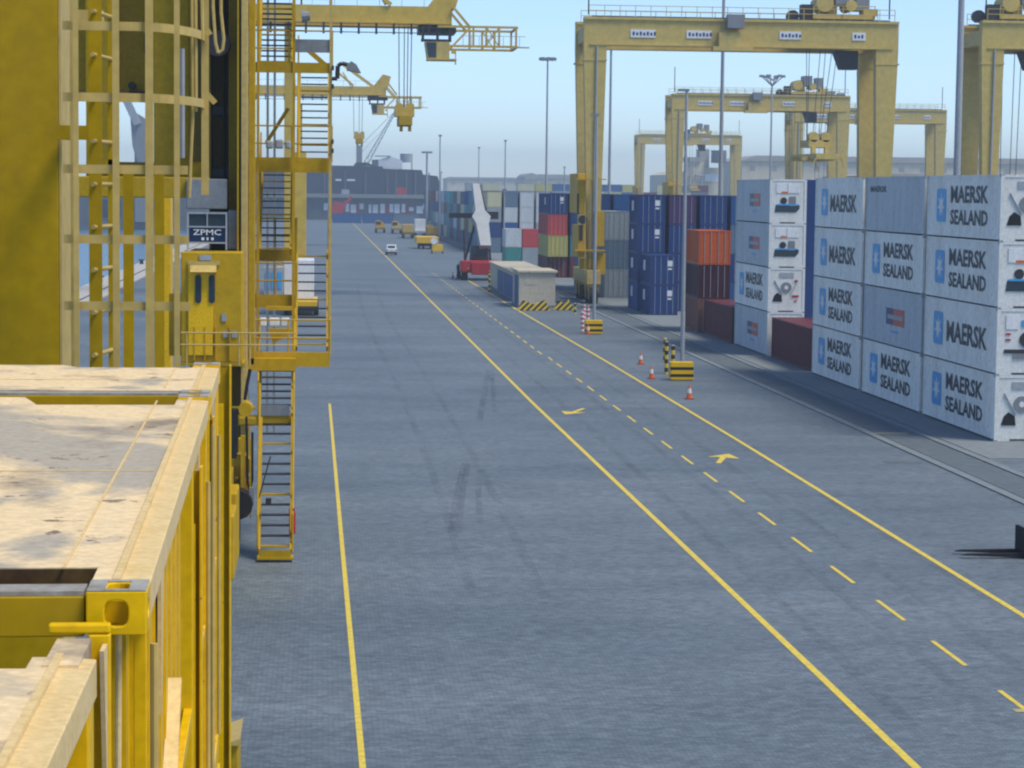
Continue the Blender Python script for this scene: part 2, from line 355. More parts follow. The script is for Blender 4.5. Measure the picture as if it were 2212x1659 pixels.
def dry_proto(col, L, Hc, det):
    k = (col, L, Hc, det)
    if k in cache: return cache[k]
    P = [('body', corr(L, Hc) if det else MB().box(.03, 2.41, .06, L-.06, .05, Hc-.025), CM[col], [])]
    P.append(('frame', cframe(L, Hc), CF[col], []))
    if det:
        for x0 in (.15, 1.225):
            d = MB().box(x0, x0+1.065, .02, .075, .16, Hc-.13)
            rods = [MB().cyl((x0+xx, -.012, .1), (x0+xx, -.012, Hc-.08), .022, n=6) for xx in (.28,.78)]
            P.append(('door', d, CM[col], [('lock_rod', r, M['galv']) for r in rods]))
        for c in castings(Hc, L): P.append(('corner_casting', c, CF[col], []))
    else:
        for x0 in (.15, 1.225): P.append(('door', MB().box(x0, x0+1.065, .0, .055, .16, Hc-.13), CM[col], []))
    cache[k] = [(n, mb.mesh(n, m), [(n2, mb2.mesh(n2, m2)) for n2, mb2, m2 in sub]) for n, mb, m, sub in P]
    return cache[k]
def inst(P, root):
    for n, me, sub in P:
        o = bpy.data.objects.new(n, me); COL.objects.link(o); o.parent = root
        for n2, me2 in sub:
            q = bpy.data.objects.new(n2, me2); COL.objects.link(q); q.parent = o
def dry(col, x, y, z, label, L=12.19, Hc=2.59, det=True, group=None, rz=0, sign=False):
    r = thing('shipping_container', (x, y, z), label, 'container', group, rz)
    inst(dry_proto(col, L, Hc, det), r)
    if sign:
        k = ('sign', Hc)
        if k not in cache:
            cache[k] = MB().box(1.5-.0, 1.95, .010, .018, Hc-.95, Hc-.45).box(1.55, 1.9, .010, .018, Hc-1.25, Hc-1.1)
            cache[k] = [('door_marking', cache[k].mesh('door_marking', M['white']), []),
                        ('side_marking', MB().box(-.006, .02, 3.2, 4.3, Hc-1.4, Hc-.5).mesh('side_marking', M['white']), [])]
        inst(cache[k], r)
    return r
T = {}
def tmesh(s, y0, y1, z0, z1):              # lettering on the face looking towards -X, reading from far to near
    k = (s, y0, y1, z0, z1)
    if k not in T:
        vs, fs = textmb(s, y0, y1, z0, z1); T[k] = MB().add([(.0, -u, v) for u, v in vs], fs).mesh('lettering', M['letter'])
    return T[k]
def star_mesh():
    n = 7; pts = []
    for i in range(14):
        r = .62 if i % 2 == 0 else .27; a = math.pi/2+i*math.pi/7; pts.append((-.004, -r*math.cos(a), r*math.sin(a)))
    return MB().add([(-.004,0,0)]+pts, [(0, 1+i, 1+(i+1)%14) for i in range(14)]).mesh('star', M['white'])
STAR = star_mesh()
def rr_mesh(hw, hh, r):
    pts = []
    for cx, cz, a0 in ((hw-r,hh-r,0),(-hw+r,hh-r,90),(-hw+r,-hh+r,180),(hw-r,-hh+r,270)):
        for k in range(5): a = math.radians(a0+k*22.5); pts.append((0, cx+r*math.cos(a), cz+r*math.sin(a)))
    return MB().poly(pts).mesh('emblem', M['star'])
EMB = rr_mesh(.82, .78, .18)
def reefer_panels(L, Hc):                  # smooth flank with slim panel seams
    mb = MB().box(.02, 2.42, .05, L-.03, .09, Hc-.02)
    for i in range(1, 10): yy = i*L/10; mb.box(.012, .02, yy-.02, yy+.02, .2, Hc-.15)
    return mb
def unit(kind):
    out = []
    if kind == 'D':
        return MB().box(.12, 1.21, .02, .05, .16, 2.78), [('door', MB().box(1.23, 2.32, .02, .05, .16, 2.78), RG)]+[('lock_rod', MB().cyl((q,.0,.1),(q,.0,2.8),.022,n=6), M['dark']) for q in (.45,.9,1.5,2.0)]
    hous = MB().box(.16, 2.28, .015, .05, .2, 2.78)
    sub = []
    if kind == 'A':
        sub += [('access_panel', MB().box(.42, 1.12, -.02, .012, 2.0, 2.6), M['white']), ('access_panel', MB().box(1.2, 1.95, -.02, .012, 2.0, 2.6), M['white']),
                ('label_strip', MB().box(.75, 1.2, -.025, -.021, 1.98, 2.1), M['orange']),
                ('fan', MB().cyl((.92,.012,1.5), (.92,-.03,1.5), .22, n=16), M['dark']),
                ('control_box', MB().box(1.3, 1.72, -.04, .012, 1.15, 1.78), M['grey']),
                ('compressor_bay', MB().prism([(.34,-.02,.75),(1.75,-.02,.75),(1.98,-.02,1.0),(1.98,-.02,1.22),(.4,-.02,1.22)], (0,.03,0)), M['glass']),
                ('pipe', MB().box(.45, 1.9, -.045, -.021, 1.19, 1.28), M['star'])]
    elif kind == 'B':
        sub += [('access_panel', MB().box(.75, 1.7, -.02, .012, 2.28, 2.6), M['galv']),
                ('fan', MB().cyl((1.2,.012,1.62), (1.2,-.03,1.62), .36, n=18), M['grey']), ('fan_hub', MB().cyl((1.2,-.032,1.62), (1.2,-.04,1.62), .13, n=12), M['white']),
                ('compressor_bay', MB().prism([(.3,-.02,.7),(.95,-.02,.7),(.9,-.02,1.1),(.62,-.02,1.28),(.42,-.02,1.1)], (0,.03,0)), M['black']),
                ('brace', MB().beam((.42,-.02,2.1),(.95,-.02,1.15),.07,.03), M['galv']), ('brace', MB().beam((1.98,-.02,2.1),(1.5,-.02,1.15),.07,.03), M['galv']),
                ('drain_cover', MB().box(1.6, 2.05, -.03, .012, 1.0, 1.12), M['red']), ('warning_mark', MB().box(1.75, 1.95, -.028, -.0, 2.0, 2.12), M['red']),
                ('warning_mark', MB().box(1.75, 1.95, -.028, -.0, .72, .82), M['orange'])]
    else:
        sub += [('access_panel', MB().box(.4, .95, -.02, .012, 2.0, 2.6), M['white']), ('emblem_plate', MB().box(1.1, 1.6, -.02, .012, 2.1, 2.4), M['star']),
                ('warning_mark', MB().box(.4, .62, -.02, .012, 1.75, 1.83).box(.4,.62,-.02,.012,1.5,1.58), M['red']),
                ('fan', MB().cyl((1.35,.012,1.55), (1.35,-.03,1.55), .34, n=16), M['dark']),
                ('compressor_bay', MB().box(.35, 1.95, -.03, .012, .95, 1.12), M['dark']), ('control_box', MB().box(.75, 1.3, -.035, .012, .72, .94), M['grey'])]
    return hous, sub
def reefer(x, y, z, mark, uk, label, grey=False):
    L, Hc = 12.12, 2.895
    k = ('reefer', uk, grey)
    if k not in cache:
        P = [('body', reefer_panels(L, Hc), RG if grey else RM, []), ('frame', cframe(L, Hc, .11, .075), RG if grey else RM, [])]
        h, sub = unit(uk); P.append(('door' if uk == 'D' else 'cooling_unit', h, M['grey'] if uk == 'D' else RE, sub))
        ef = MB() if uk == 'D' else MB().box(.0, .16, -.012, .0, .05, Hc-.05).box(2.28, 2.44, -.012, .0, .05, Hc-.05).box(.16, 2.28, -.012, .0, .0, .2).box(.16, 2.28, -.012, .0, Hc-.12, Hc)
        
        if uk != 'D': P.append(('end_frame', ef, RE, []))
        P.append(('fork_pocket', MB().box(.7, 1.7, -.02, -.013, .03, .10), M['black'], []))
        for c in castings(Hc, L): P.append(('corner_casting', c, M['galv'], []))
        cache[k] = [(n, mb.mesh(n, m), [(n2, mb2.mesh(n2, m2)) for n2, mb2, m2 in s]) for n, mb, m, s in P]
    r = thing('refrigerated_container', (x, y, z), label, 'container', 'refrigerated containers stacked along the runway')
    inst(cache[k], r)
    def ch(nm, me, loc, par=None, lab=None):
        o = bpy.data.objects.new(nm, me); COL.objects.link(o); o.parent = par or r; o.location = loc
        if lab: o['label'] = lab
        return o
    if mark in ('MS', 'M'):
        e = ch('emblem', EMB, (.004, 9.6, 1.5)); ch('star', STAR, (0,0,0), e)
        if mark == 'M': ch('lettering', tmesh('MAERSK', -8.1, -1.5, .95, 1.95), (.004,0,0))
        else:
            ch('lettering', tmesh('MAERSK', -8.0, -1.9, 1.62, 2.42), (.004,0,0)); ch('lettering', tmesh('SEALAND', -8.0, -1.9, .62, 1.32), (.004,0,0))
    elif mark == 'S':
        ch('lettering', tmesh('MAERSK', -11.2, -7.6, 2.1, 2.42), (.004,0,0))
    elif mark == 'F':
        if 'flag' not in cache:
            cache['flag'] = (MB().box(0,.012,5.6,7.1,1.1,1.95).mesh('flag_block', M['navyink']), MB().box(0,.012,3.4,5.6,1.1,1.95).mesh('flag_block', M['redink']),
                             MB().box(-.004,-.001,3.7,6.8,1.4,1.62).mesh('flag_text', M['galv']), MB().box(0,.012,4.6,6.0,.72,.82).mesh('side_marking', M['star']))
        a, b, c, d = cache['flag']
        ch('emblem_block', a, (.0,0,0), lab='dark blue half of the emblem'); ch('emblem_block', b, (.0,0,0), lab='red half of the emblem'); ch('emblem_stripe', c, (.0,0,0)); ch('side_marking', d, (0,0,0))
    return r
RX = 28.7; RF = 29.35
TW4 = ['bottom','second up','third up','top']
TW = ['bottom', 'second from the ground', 'third from the ground', 'top']
for bi, (y, tiers, desc) in enumerate((
    (98.3, [('MS','B',0),('M','C',0),('MS','A',0),('MS','B',0)], 'nearest stack, right edge'),
    (110.95, [('MS','D',0),('F','D',1),('MS','D',0),('S','D',1)], 'second stack from right edge'),
    (123.8, [('MS','D',0),('MS','D',0),('M','D',0),('M','D',0)], 'third stack from right edge'),
    (149.9, [('F','A',1),('MS','B',0),('F','A',1),('F','A',1)], 'stack beside single maroon container'))):
    for t, (mk, uk, gr) in enumerate(tiers):
        what = {'MS':'white container lettered in two lines','M':'white container lettered in one line',
                'F':'grey container with red and blue emblem','S':'plain grey container with small lettering'}[mk]
        reefer(RF, y, .03+t*2.90, mk, uk, f'{what}, {TW4[t]} of {desc}', bool(gr))
SB = 'containers stacked in the yard block'
for t in range(4): dry('navy', RF+2.75, 151.5, .03+t*2.9, f'navy container glimpsed in the slit beside the flag marked stack, {TW4[t]}', Hc=2.895, group=SB, det=False)
dry('maroon', RF+.2, 137.2, .03, 'single maroon container on the ground between white reefer stacks', Hc=2.59, group=SB)
dry('maroon', RF-.1, 162.4, .03, 'maroon container on the ground in front of the orange one', Hc=2.59, group=SB)
for t, c in enumerate(('brown', 'deep maroon', 'orange')):
    dry(c, RF-.5, 174.9, .03+t*2.6, ['brown short container at the bottom under the orange one', 'very dark maroon container directly under the bright orange one', 'bright orange container on top of the dark maroon one'][t], L=6.06, group=SB)
for t, c in enumerate(('navy', 'navy')):
    dry(c, RX, 199.7, .03+t*2.6, f'{["lower","upper"][t]} navy container of the low two-high stack with white door marks', L=6.06, group=SB, sign=True)
c4 = [['blue','navy','navy','navy'],['navy','navy','navy','purple'],['navy','maroon','navy','navy'],['blue','navy','slate','blue']]
for r in range(4):
    for t in range(4):
        dry(c4[r][t], RX-.2+r*2.8, 206.4, .03+t*2.6, f'{c4[r][t]} container, {TW4[t]} in {["first","second","third","fourth"][r]} column behind the two-high navy stack', L=6.06, group=SB, sign=(r==0))
for t, c in enumerate(('grey','slate','grey')):
    dry(c, RX, 232, .03+t*2.9, f'{["pale grey container at the bottom","slate blue container in the middle","light grey container on top"][t]} of the three-high stack right of gantry leg', Hc=2.895, group=SB)
cb = [['navy','blue','navy','navy'],['blue','navy','navy','blue'],['navy','navy','slate','navy'],['navy','blue','navy','navy'],['slate','navy','blue','navy'],['navy','maroon','blue','blue']]
NW = ['first','second','third','fourth','fifth','sixth','seventh','eighth','ninth','tenth','eleventh','twelfth','thirteenth','fourteenth','fifteenth','sixteenth','seventeenth','eighteenth','nineteenth','twentieth']
for r in range(6):
    for t in range(4):
        dry(cb[r][t], RX-.2+r*2.8, 246, .03+t*2.6, f'{cb[r][t]} container, {TW4[t]} in {NW[r]} column from left behind the grey stack', group=SB, det=False)
for r, cs in enumerate((['maroon','yellow','red','navy'], ['maroon','teal','navy','navy'], ['green','navy','navy','purple'])):
    for t, c in enumerate(cs):
        dry(c, RX-.6+r*2.8, 285-(.8 if c=='yellow' else 0), .03+t*2.6, f'{c} container, {TW4[t]} in {NW[r]} column left of gantry leg, beyond the cream cabins', L=12.19, group=SB, det=(r==0), sign=(r==0 and c=='navy'))
for nm, c, px, yy, t in (('green','green',1092,330,0),('white','white',1127,330,0)):
    for tt in range(2):
        c2 = [['green','white'],['grey','red']][px > 1100][tt]
        dry(c2, ax(px, yy), yy, .03+tt*2.6, f'{c2} container, {["bottom","top"][tt]} of {["left","right"][px>1100]} low stack behind the cream cabins', L=6.06, group=SB, det=False)
# the field beyond: end walls at 397 m, then a long flank running to the far end
wcols = [['slate','navy','grey','cream'],['green','blue','white','slate'],['grey','white','white','white'],['purple','grey','white','white'],['navy','maroon','purple','grey']]
for r in range(5):
    for t in range(4):
        dry(wcols[r][t], RX+r*2.8, 397, .03+t*2.6, f'hazy {wcols[r][t]} container, {TW4[t]} in {NW[r]} column from left behind the reach stacker', group=SB, det=False)
pal = ['teal','navy','grey','maroon','white','yellow','cream','slate','purple','green','blue','brown','navy','white']
y = 410.0; n = 0
while y < 640 and n < 18:
    for t in range(4 if n % 5 != 3 else 3):
        c = random.choice(pal); dry(c, RX, y, .03+t*2.6, f'hazy {c} container, {TW4[t]} in {NW[n]} side-on stack going away past the reach stacker', group=SB, det=False)
    y += 12.7; n += 1
# far broadside rows standing beyond the block, five high
FG = 'far containers stacked broadside beyond the yard block'
for k in range(14):
    yy = 830; x = 52+k*6.3
    tiers = 5 if k % 4 != 2 else 4
    for t in range(tiers):
        c = random.choice(['yellow','cream','cream','maroon','white','grey','slate','blue']); 
        r = dry(c, x+6.06, yy, .03+t*2.65, f'{c} container, {"top" if t==tiers-1 else ["bottom","second","third","fourth"][min(t,3)]} tier, {NW[k]} column from left of far broadside row', L=6.06, group=FG, det=False, rz=math.pi/2)

# ------------------------------------------------------------------ yard gantry cranes
def gantry(px_l, s, X0=None, label='', trolley=.78, spreader=False, signs=True, W=30.0, n_=0):
    Y = FPX/s; X = ax(px_l, Y, 411) if X0 is None else X0
    r = thing('gantry_crane', (X, Y, 0), label, 'gantry crane', 'yellow gantry cranes over the container yard')
    m = M['rtg']; D = 7.0; zt = 27.55; zb = 24.75
    for yy in (0, D):
        for sx in (0, 1):
            xo = 0 if sx == 0 else W; sg = 1 if sx == 0 else -1
            mb = MB(); wt, wb = 1.95, 1.45   # tapered leg
            a = [(X+xo+sg*.4, Y+yy, 3.2), (X+xo+sg*wb, Y+yy, 3.2), (X+xo+sg*wb, Y+yy+1.1, 3.2), (X+xo+sg*.4, Y+yy+1.1, 3.2)]
            b = [(X+xo-sg*.25, Y+yy, zb), (X+xo+sg*wt, Y+yy, zb), (X+xo+sg*wt, Y+yy+1.1, zb), (X+xo-sg*.25, Y+yy+1.1, zb)]
            mb.add(a+b, [(3,2,1,0),(4,5,6,7),(0,1,5,4),(1,2,6,5),(2,3,7,6),(3,0,4,7)])
            lg = part('leg', mb, m, r)
            part('flange_joint', MB().box(X+xo-.35*sg, X+xo+sg*(wt+.02), Y+yy-.05, Y+yy+1.15, zb-1.6, zb-1.45), m, lg)
        g = part('girder', MB().box(X-.25, X+W+.25, Y+yy+.05, Y+yy+1.05, zb+.004, zt-.5).box(X-.25, X+W+.25, Y+yy-.12, Y+yy+1.2, zt-.5, zt-.25).box(X+.3, X+W-.3, Y+yy-.1, Y+yy+1.1, zb-.12, zb), m, r)
        part('rail', MB().box(X+.5, X+W-.5, Y+yy+.5, Y+yy+.6, zt-.25, zt-.1), M['dark'], g)
        hr = MB()
        for i in range(21): xx = X+.2+i*(W-.4)/20; hr.box(xx-.03, xx+.03, Y+yy-.12, Y+yy-.06, zt-.25, zt+.85)
        for z in (zt+.3, zt+.8): hr.box(X+.2, X+W-.2, Y+yy-.125, Y+yy-.065, z, z+.06)
        part('handrail', hr, m, g)
        if yy == 0 and signs:
            for (u0, u1, z0, z1, k) in ((4.2,6.6,.65,1.4,0),(9.6,12.0,.65,1.4,1),(18.6,20.7,.7,1.45,2),(25.7,27.0,.7,1.45,3)):
                sgn = part('sign', MB().box(X+u0, X+u1, Y-.02, Y+.046, zb+z0, zb+z1), M['white'], g)
                lt = MB(); q = int((u1-u0)/.34)
                for i in range(q): xx = X+u0+.2+i*.34; lt.box(xx, xx+.2, Y-.035, Y-.024, zb+z0+.2, zb+z1-.2-(.08 if i % 2 else 0))
                part('sign_marks', lt, M['navyink'], sgn)
        # upper end pieces, aerials
    for sx in (0, 1):
        xo = X+.2 if sx == 0 else X+W-.6
        part('end_tie', MB().box(xo-.3, xo+.6, Y+1.2, Y+D, zb+.3, zb+1.7), m, r)
        part('aerial', MB().cyl((xo,Y+.5,zt), (xo,Y+.5,zt+4.2), .07, n=6), M['dark'], r)
        xb = X+.1 if sx == 0 else X+W-1.5
        part('sill_beam', MB().box(xb, xb+1.3, Y-2.2, Y+D+3.2, 1.9, 3.2), m, r)
        for yy in (-1.6, .9, D-.4, D+2.0):
            wh = part('wheel', MB().cyl((xb+.25,Y+yy,.8), (xb+1.05,Y+yy,.8), .79, n=18), M['black'], r)
            part('rim', MB().cyl((xb+.2,Y+yy,.8), (xb+1.1,Y+yy,.8), .36, n=12), M['rtg'], wh)
            part('wheel_bracket', MB().box(xb+.15, xb+1.15, Y+yy-.35, Y+yy+.35, 1.1, 1.9), m, r)
    # engine house and ladders low on the left legs
    e = part('engine_house', MB().box(X-.75, X+.0, Y-.6, Y+6.4, 8.6, 12.4), M['crane'], r, bevel=.05)
    part('tool_locker', MB().box(X-.7, X+.0, Y-.6, Y+4.4, 4.4, 7.5), M['crane'], r, bevel=.05)
    part('winch_box', MB().box(X-.45, X+1.0, Y-.5, Y-.05, 3.3, 4.3), M['crane_old'], r, bevel=.05)
    part('hose_reel', MB().cyl((X-.2,Y-.7,8.0),(X-.2,Y-.3,8.0),.42,n=14), M['dark'], r)
    part('ladder', MB().box(X-.05,X+.0,Y-1.3,Y-1.25,1.4,12).box(X+.42,X+.47,Y-1.3,Y-1.25,1.4,12), M['crane_tan'], r)
    part('vent', MB().box(X-.80, X-.6, Y-.64, Y-.61, 8.5, 10.5).box(X-.55, X-.2, Y-.66, Y-.61, 6, 7.5), M['dark'], e)
    part('access_platform', MB().box(X-1.0, X+1.9, Y-1.5, Y-.65, 5.0, 5.15).box(X-1.0,X+1.9,Y-1.5,Y-.65,11.8,11.9), M['crane'], r)
    part('cabinet', MB().box(X+.9, X+1.85, Y-.9, Y-.05, 5.5, 8.8).box(X+1.2, X+2.0, Y-.9, Y-.1, 2.8, 4.8), M['crane'], r)
    part('pipe_run', MB().cyl((X+.85,Y-.12,3.3), (X+1.0,Y-.12,zb-.2), .09, n=6), M['galv'], r)
    # trolley
    tx = X+W*trolley
    t = part('trolley', MB().box(tx-1.5, tx+4.6, Y+.4, Y+D+.4, zt-.05, zt+.35), m, r)
    part('machinery', MB().cyl((tx-.2,Y+1,zt+1.5), (tx-.2,Y+4,zt+1.5), .85, n=16).cyl((tx+2.4,Y+1,zt+1.3),(tx+2.4,Y+4,zt+1.3), .55, n=14).box(tx+.3, tx+1.2, Y+2, Y+5, zt+.35, zt+2.4).box(tx+3.6,tx+5.0,Y+1,Y+3,zt+.35,zt+1.0), m, t)
    part('electrical_cabin', MB().box(tx+.9, tx+2.3, Y+1.2, Y+4.2, zt+1.4, zt+3.1).box(tx+3.0, tx+4.3, Y+1.6, Y+3.6, zt+.9, zt+2.8), M['grey'], t)
    part('winch_cover', MB().box(tx-2.6, tx-1.4, Y+.5, Y+1.6, zt-.1, zt+1.3).cyl((tx-3.3,Y+1,zt+.2),(tx-3.3,Y+1.8,zt+.2),.6,n=10), M['dark'], t)
    part('guard_rail', MB().box(tx-1.5, tx+4.6, Y+.30, Y+.36, zt+1.15, zt+1.22).box(tx-1.5,tx-1.43,Y+.3,Y+.36,zt,zt+1.2).box(tx+1.4,tx+1.47,Y+.3,Y+.36,zt,zt+1.2).box(tx+4.5,tx+4.57,Y+.3,Y+.36,zt,zt+1.2), M['rtg'], t)
    cb_ = part('cab', MB().prism([(tx+.9,Y-.4+1.6,zb-.2),(tx+3.2,Y-.4+1.6,zb-.2),(tx+3.2,Y+1.2,zb-2.0),(tx+1.6,Y+1.2,zb-2.0)], (0,1.6,0)), M['dark'], t)
    part('electrics_house', MB().box(X+W*.445, X+W*.498, Y-1.3, Y-.13, zb+1.6, zt+.1), M['grey'], r)
    part('service_hatch', MB().box(X+W*.40, X+W*.53, Y-1.2, Y+.04, zb-.55, zb-.14).box(X+W*.42,X+W*.5,Y-1.0,Y+.0,zb-.14,zb+1.2), M['rtg'], r)
    # ropes and spreader
    if spreader:
        zs = 14.2; rp = MB()
        for i, (u, v) in enumerate(((-1.9,1.4),(-1.2,3),(.2,1.4),(.5,5),(1.5,1.4),(1.8,5))): rp.cyl((tx+u, Y+v, zt), (tx-.6+u*.55, Y+v, zs+1.6), .035, n=5)
        part('hoist_rope', rp, M['cable'], r)
        sp = part('spreader', MB().box(tx-1.6, tx+.8, Y-3, Y+9, zs-.2, zs+.35).box(tx-2.3,tx+1.3,Y+.2,Y+.8,zs-.3,zs+.1).box(tx-2.3,tx+1.3,Y+5.4,Y+6,zs-.3,zs+.1), m, r)
        part('headblock', MB().box(tx-1.5, tx+.7, Y+1, Y+5, zs+1.0, zs+1.7).cyl((tx-1,Y+1,zs+2),(tx-1,Y+2,zs+2),.5,n=12).cyl((tx+.2,Y+1,zs+2),(tx+.2,Y+2,zs+2),.5,n=12)
             .box(tx-1.2,tx-.8,Y+1,Y+1.6,zs+.35,zs+1).box(tx+.1,tx+.5,Y+1,Y+1.6,zs+.35,zs+1), m, sp)
        fl = MB()
        for u in (-1.7, .8):
            for v in (-3.1, 8.9): fl.prism([(tx+u,Y+v,zs-.1),(tx+u+.12,Y+v,zs-.1),(tx+u+(.35 if u>0 else -.3),Y+v,zs-1.0),(tx+u+(.2 if u>0 else -.42),Y+v,zs-1.0)], (0,.2,0))
        part('flipper', fl, M['rtg'], sp)
    else:
        rp = MB()
        for u in (-1.2, -.3, .9, 1.6): rp.cyl((tx+u, Y+3, zt), (tx+u*.8, Y+3, 12), .04, n=5)
        part('hoist_rope', rp, M['cable'], r)
        part('spreader', MB().box(tx-1.3, tx+1.2, Y-2.5, Y+9, 11.2, 11.7).box(tx-1.2,tx+1.1,Y+1,Y+5,11.9,12.6), m, r)
    return r
gantry(1263, 22.6, label='largest yellow gantry crane, standing left over the white reefer stacks', spreader=True)
gantry(1452, 12.85, label='second yellow gantry crane framed inside the largest one', trolley=.72)
gantry(1378, 7.5, label='smallest distant hazy gantry crane seen inside the second one', trolley=.55)
gantry(1712, 11.2, label='yellow gantry crane half hidden behind right legs of the largest one', trolley=.2)
gantry(2118, 23.0, label='yellow gantry crane cut off by the right edge of the picture', trolley=.10)

# ------------------------------------------------------------------ masts and lamp posts
def mast(px, pyb, s, ztop, dia, label, head='ring', zb=0):
    Y = FPX/s; p = at(px, pyb, Y); x = p.x
    r = thing('light_mast', (x, Y, 0), label, 'light mast', 'tall light masts over the yard')
    part('pole', MB().cyl((x,Y,0), (x,Y,ztop), dia/2, dia*.3, n=12), M['galv'], r)
    h = MB()
    if head == 'ring':
        for k in range(8):
            a = k*math.pi/4; c = Vector((x+1.0*math.cos(a), Y+1.0*math.sin(a), ztop+.1))
            h.cyl((x,Y,ztop), c, .06, n=5); h.box(c.x-.28, c.x+.28, c.y-.2, c.y+.2, ztop-.15, ztop+.3)
    elif head == 'vee':
        for k in range(6):
            a = k*math.pi/3; c = Vector((x+1.8*math.cos(a), Y+1.8*math.sin(a), ztop+1.6))
            h.cyl((x,Y,ztop), c, .09, n=5); h.cyl((x+.1,Y,ztop+.9), (x+1.3*math.cos(a),Y+1.3*math.sin(a),ztop+1.6), .07, n=5); h.box(c.x-.35, c.x+.35, c.y-.2, c.y+.2, ztop+1.4, ztop+1.8)
    else: h.box(x-.35, x+.35, Y-.3, Y+.3, ztop-.1, ztop+.25)
    part('lamp_head', h, M['grey'], r)
mast(1316, 405, 18.3, 29.0, .42, 'grey light mast standing just right of the largest gantry left leg')
mast(1556, 410, 20.8, 36, .50, 'tall grey mast crossing in front of the second gantry beam')
mast(2067, 375, 32, 44, .56, 'thick dark mast behind the white stacks at the right')
mast(1180, 390, 14.6, 30, .40, 'thin light mast with round head against open sky mid picture', 'ring')
mast(1664, 378, 13.2, 28.3, .42, 'light mast with flared triangular head behind the second gantry', 'vee')
mast(1091, 390, 9, 22.5, .45, 'thin distant mast left of the round headed one', 'small')
mast(1034, 392, 8, 22, .40, 'thin distant mast with small reddish head near the containers', 'small')
mast(922, 380, 9, 19.5, .7, 'dark distant mast with cross arms near the white house', 'ring')
mast(953, 380, 7, 16, .4, 'faint distant mast beside the dark ship end', 'small')
mast(1219, 390, 7, 18, .6, 'short faint lattice-like mast far off left of the gantry', 'small')
mast(949, 515, 10.2, 22, .4, 'pale lamp post at the left end of the far stacks', 'small')
mast(1088, 560, 14, 10.7, .3, 'pale short lamp post behind the reach stacker boom', 'small')
mast(711, 420, 14, 13.5, .5, 'white pole with box by the dark ship beyond the stair tower', 'small')
def lamppost(px, py, label, ztop=16.6):
    p = G(px, py); r = thing('lamp_post', (p.x, p.y, 0), label, 'lamp post', 'lamp posts standing in striped crash barriers')
    part('pole', MB().cyl((p.x,p.y,0), (p.x,p.y,ztop), .14, .08, n=12), M['galv'], r)
    part('lamp_head', MB().box(p.x-.5, p.x+.15, p.y-.12, p.y+.12, ztop, ztop+.14), M['grey'], r)
    return p
def barrier(px, py, label, w=1.3, h=1.05):
    p = G(px, py); r = thing('crash_barrier', (p.x, p.y, 0), label, 'crash barrier', 'striped crash barriers around posts')
    b = part('block', MB().box(p.x-w/2, p.x+w/2, p.y, p.y+.7, .03, h), M['bright'], r, bevel=.03)
    bl = MB()
    for k in range(2): z = .2+k*.40; bl.box(p.x-w/2-.004, p.x+w/2+.004, p.y-.004, p.y+.1, z, z+.17)
    part('black_band', bl, M['black'], b)
    return p
lamppost(1283, 708, 'slim lamp post standing in front of the largest gantry leg')
lamppost(1473, 808, 'slim lamp post rising between orange and navy containers')
barrier(1283, 722, 'small yellow and black barrier at the farther lamp post')
barrier(1473, 822, 'larger yellow and black barrier at the nearer lamp post', 1.32, 1.05)
def bollard(px, py, mat, label, h=1.9, r_=.11):
    p = G(px, py); th = thing('bollard', (p.x, p.y, 0), label, 'bollard', 'striped bollards by the posts and cabins')
    part('post', MB().cyl((p.x,p.y,0), (p.x,p.y,h), r_, n=10), mat, th); part('cap', MB().cyl((p.x,p.y,h), (p.x,p.y,h+.05), r_*1.05, r_*.5, n=10), M['galv'], th)
bollard(1439, 808, M['stripe'], 'black and yellow bollard left of the nearer lamp post barrier')
bollard(1453, 818, M['stripe'], 'black and yellow bollard touching the nearer lamp post barrier')
bollard(1436, 782, M['stripe'], 'black and yellow bollard a little behind the nearer barrier pair', 1.5)
bollard(1258, 718, M['stripe_rw'], 'red and white bollard left of the farther barrier', 1.6, .12)
bollard(1270, 712, M['stripe_rw'], 'red and white bollard close to the farther barrier', 1.8, .12)
bollard(1262, 690, M['stripe_rw'], 'short red and white bollard behind the farther barrier', 1.2, .12)
bollard(1242, 738-60, M['stripe'], 'short striped bollard beside the cabin forecourt', .9)
for q, (a, b) in enumerate(((1057,634),(1076,612),(1110,642),(1196,650))):
    bollard(a, b, M['stripe'], ['thin striped post at road edge by the red stacker','striped post right behind the red stacker','striped post at left front corner of nearest cabin','striped post at right side of nearest cabin'][q], 2.3)
def cone(px, py, label):
    p = G(px, py); r = thing('traffic_cone', (p.x, p.y, 0), label, 'traffic cone', 'red and white traffic cones')
    part('base', MB().box(p.x-.22, p.x+.22, p.y-.22, p.y+.22, 0.005, .05), M['red'], r)
    c = part('cone_body', MB().cyl((p.x,p.y,.05), (p.x,p.y,.75), .17, .035, n=14), M['orange'], r)
    part('white_band', MB().cyl((p.x,p.y,.32), (p.x,p.y,.55), .118, .085, n=14), M['white'], c)
cone(1384, 787, 'farthest traffic cone of three near the lamp post, left'); cone(1407, 818, 'traffic cone just left of the striped bollards'); cone(1489, 862, 'nearest traffic cone, right below the striped barrier')
cone(978, 601, 'distant traffic cone at front left of red stacker'); cone(1270, 722, 'traffic cone touching the farther striped barrier')

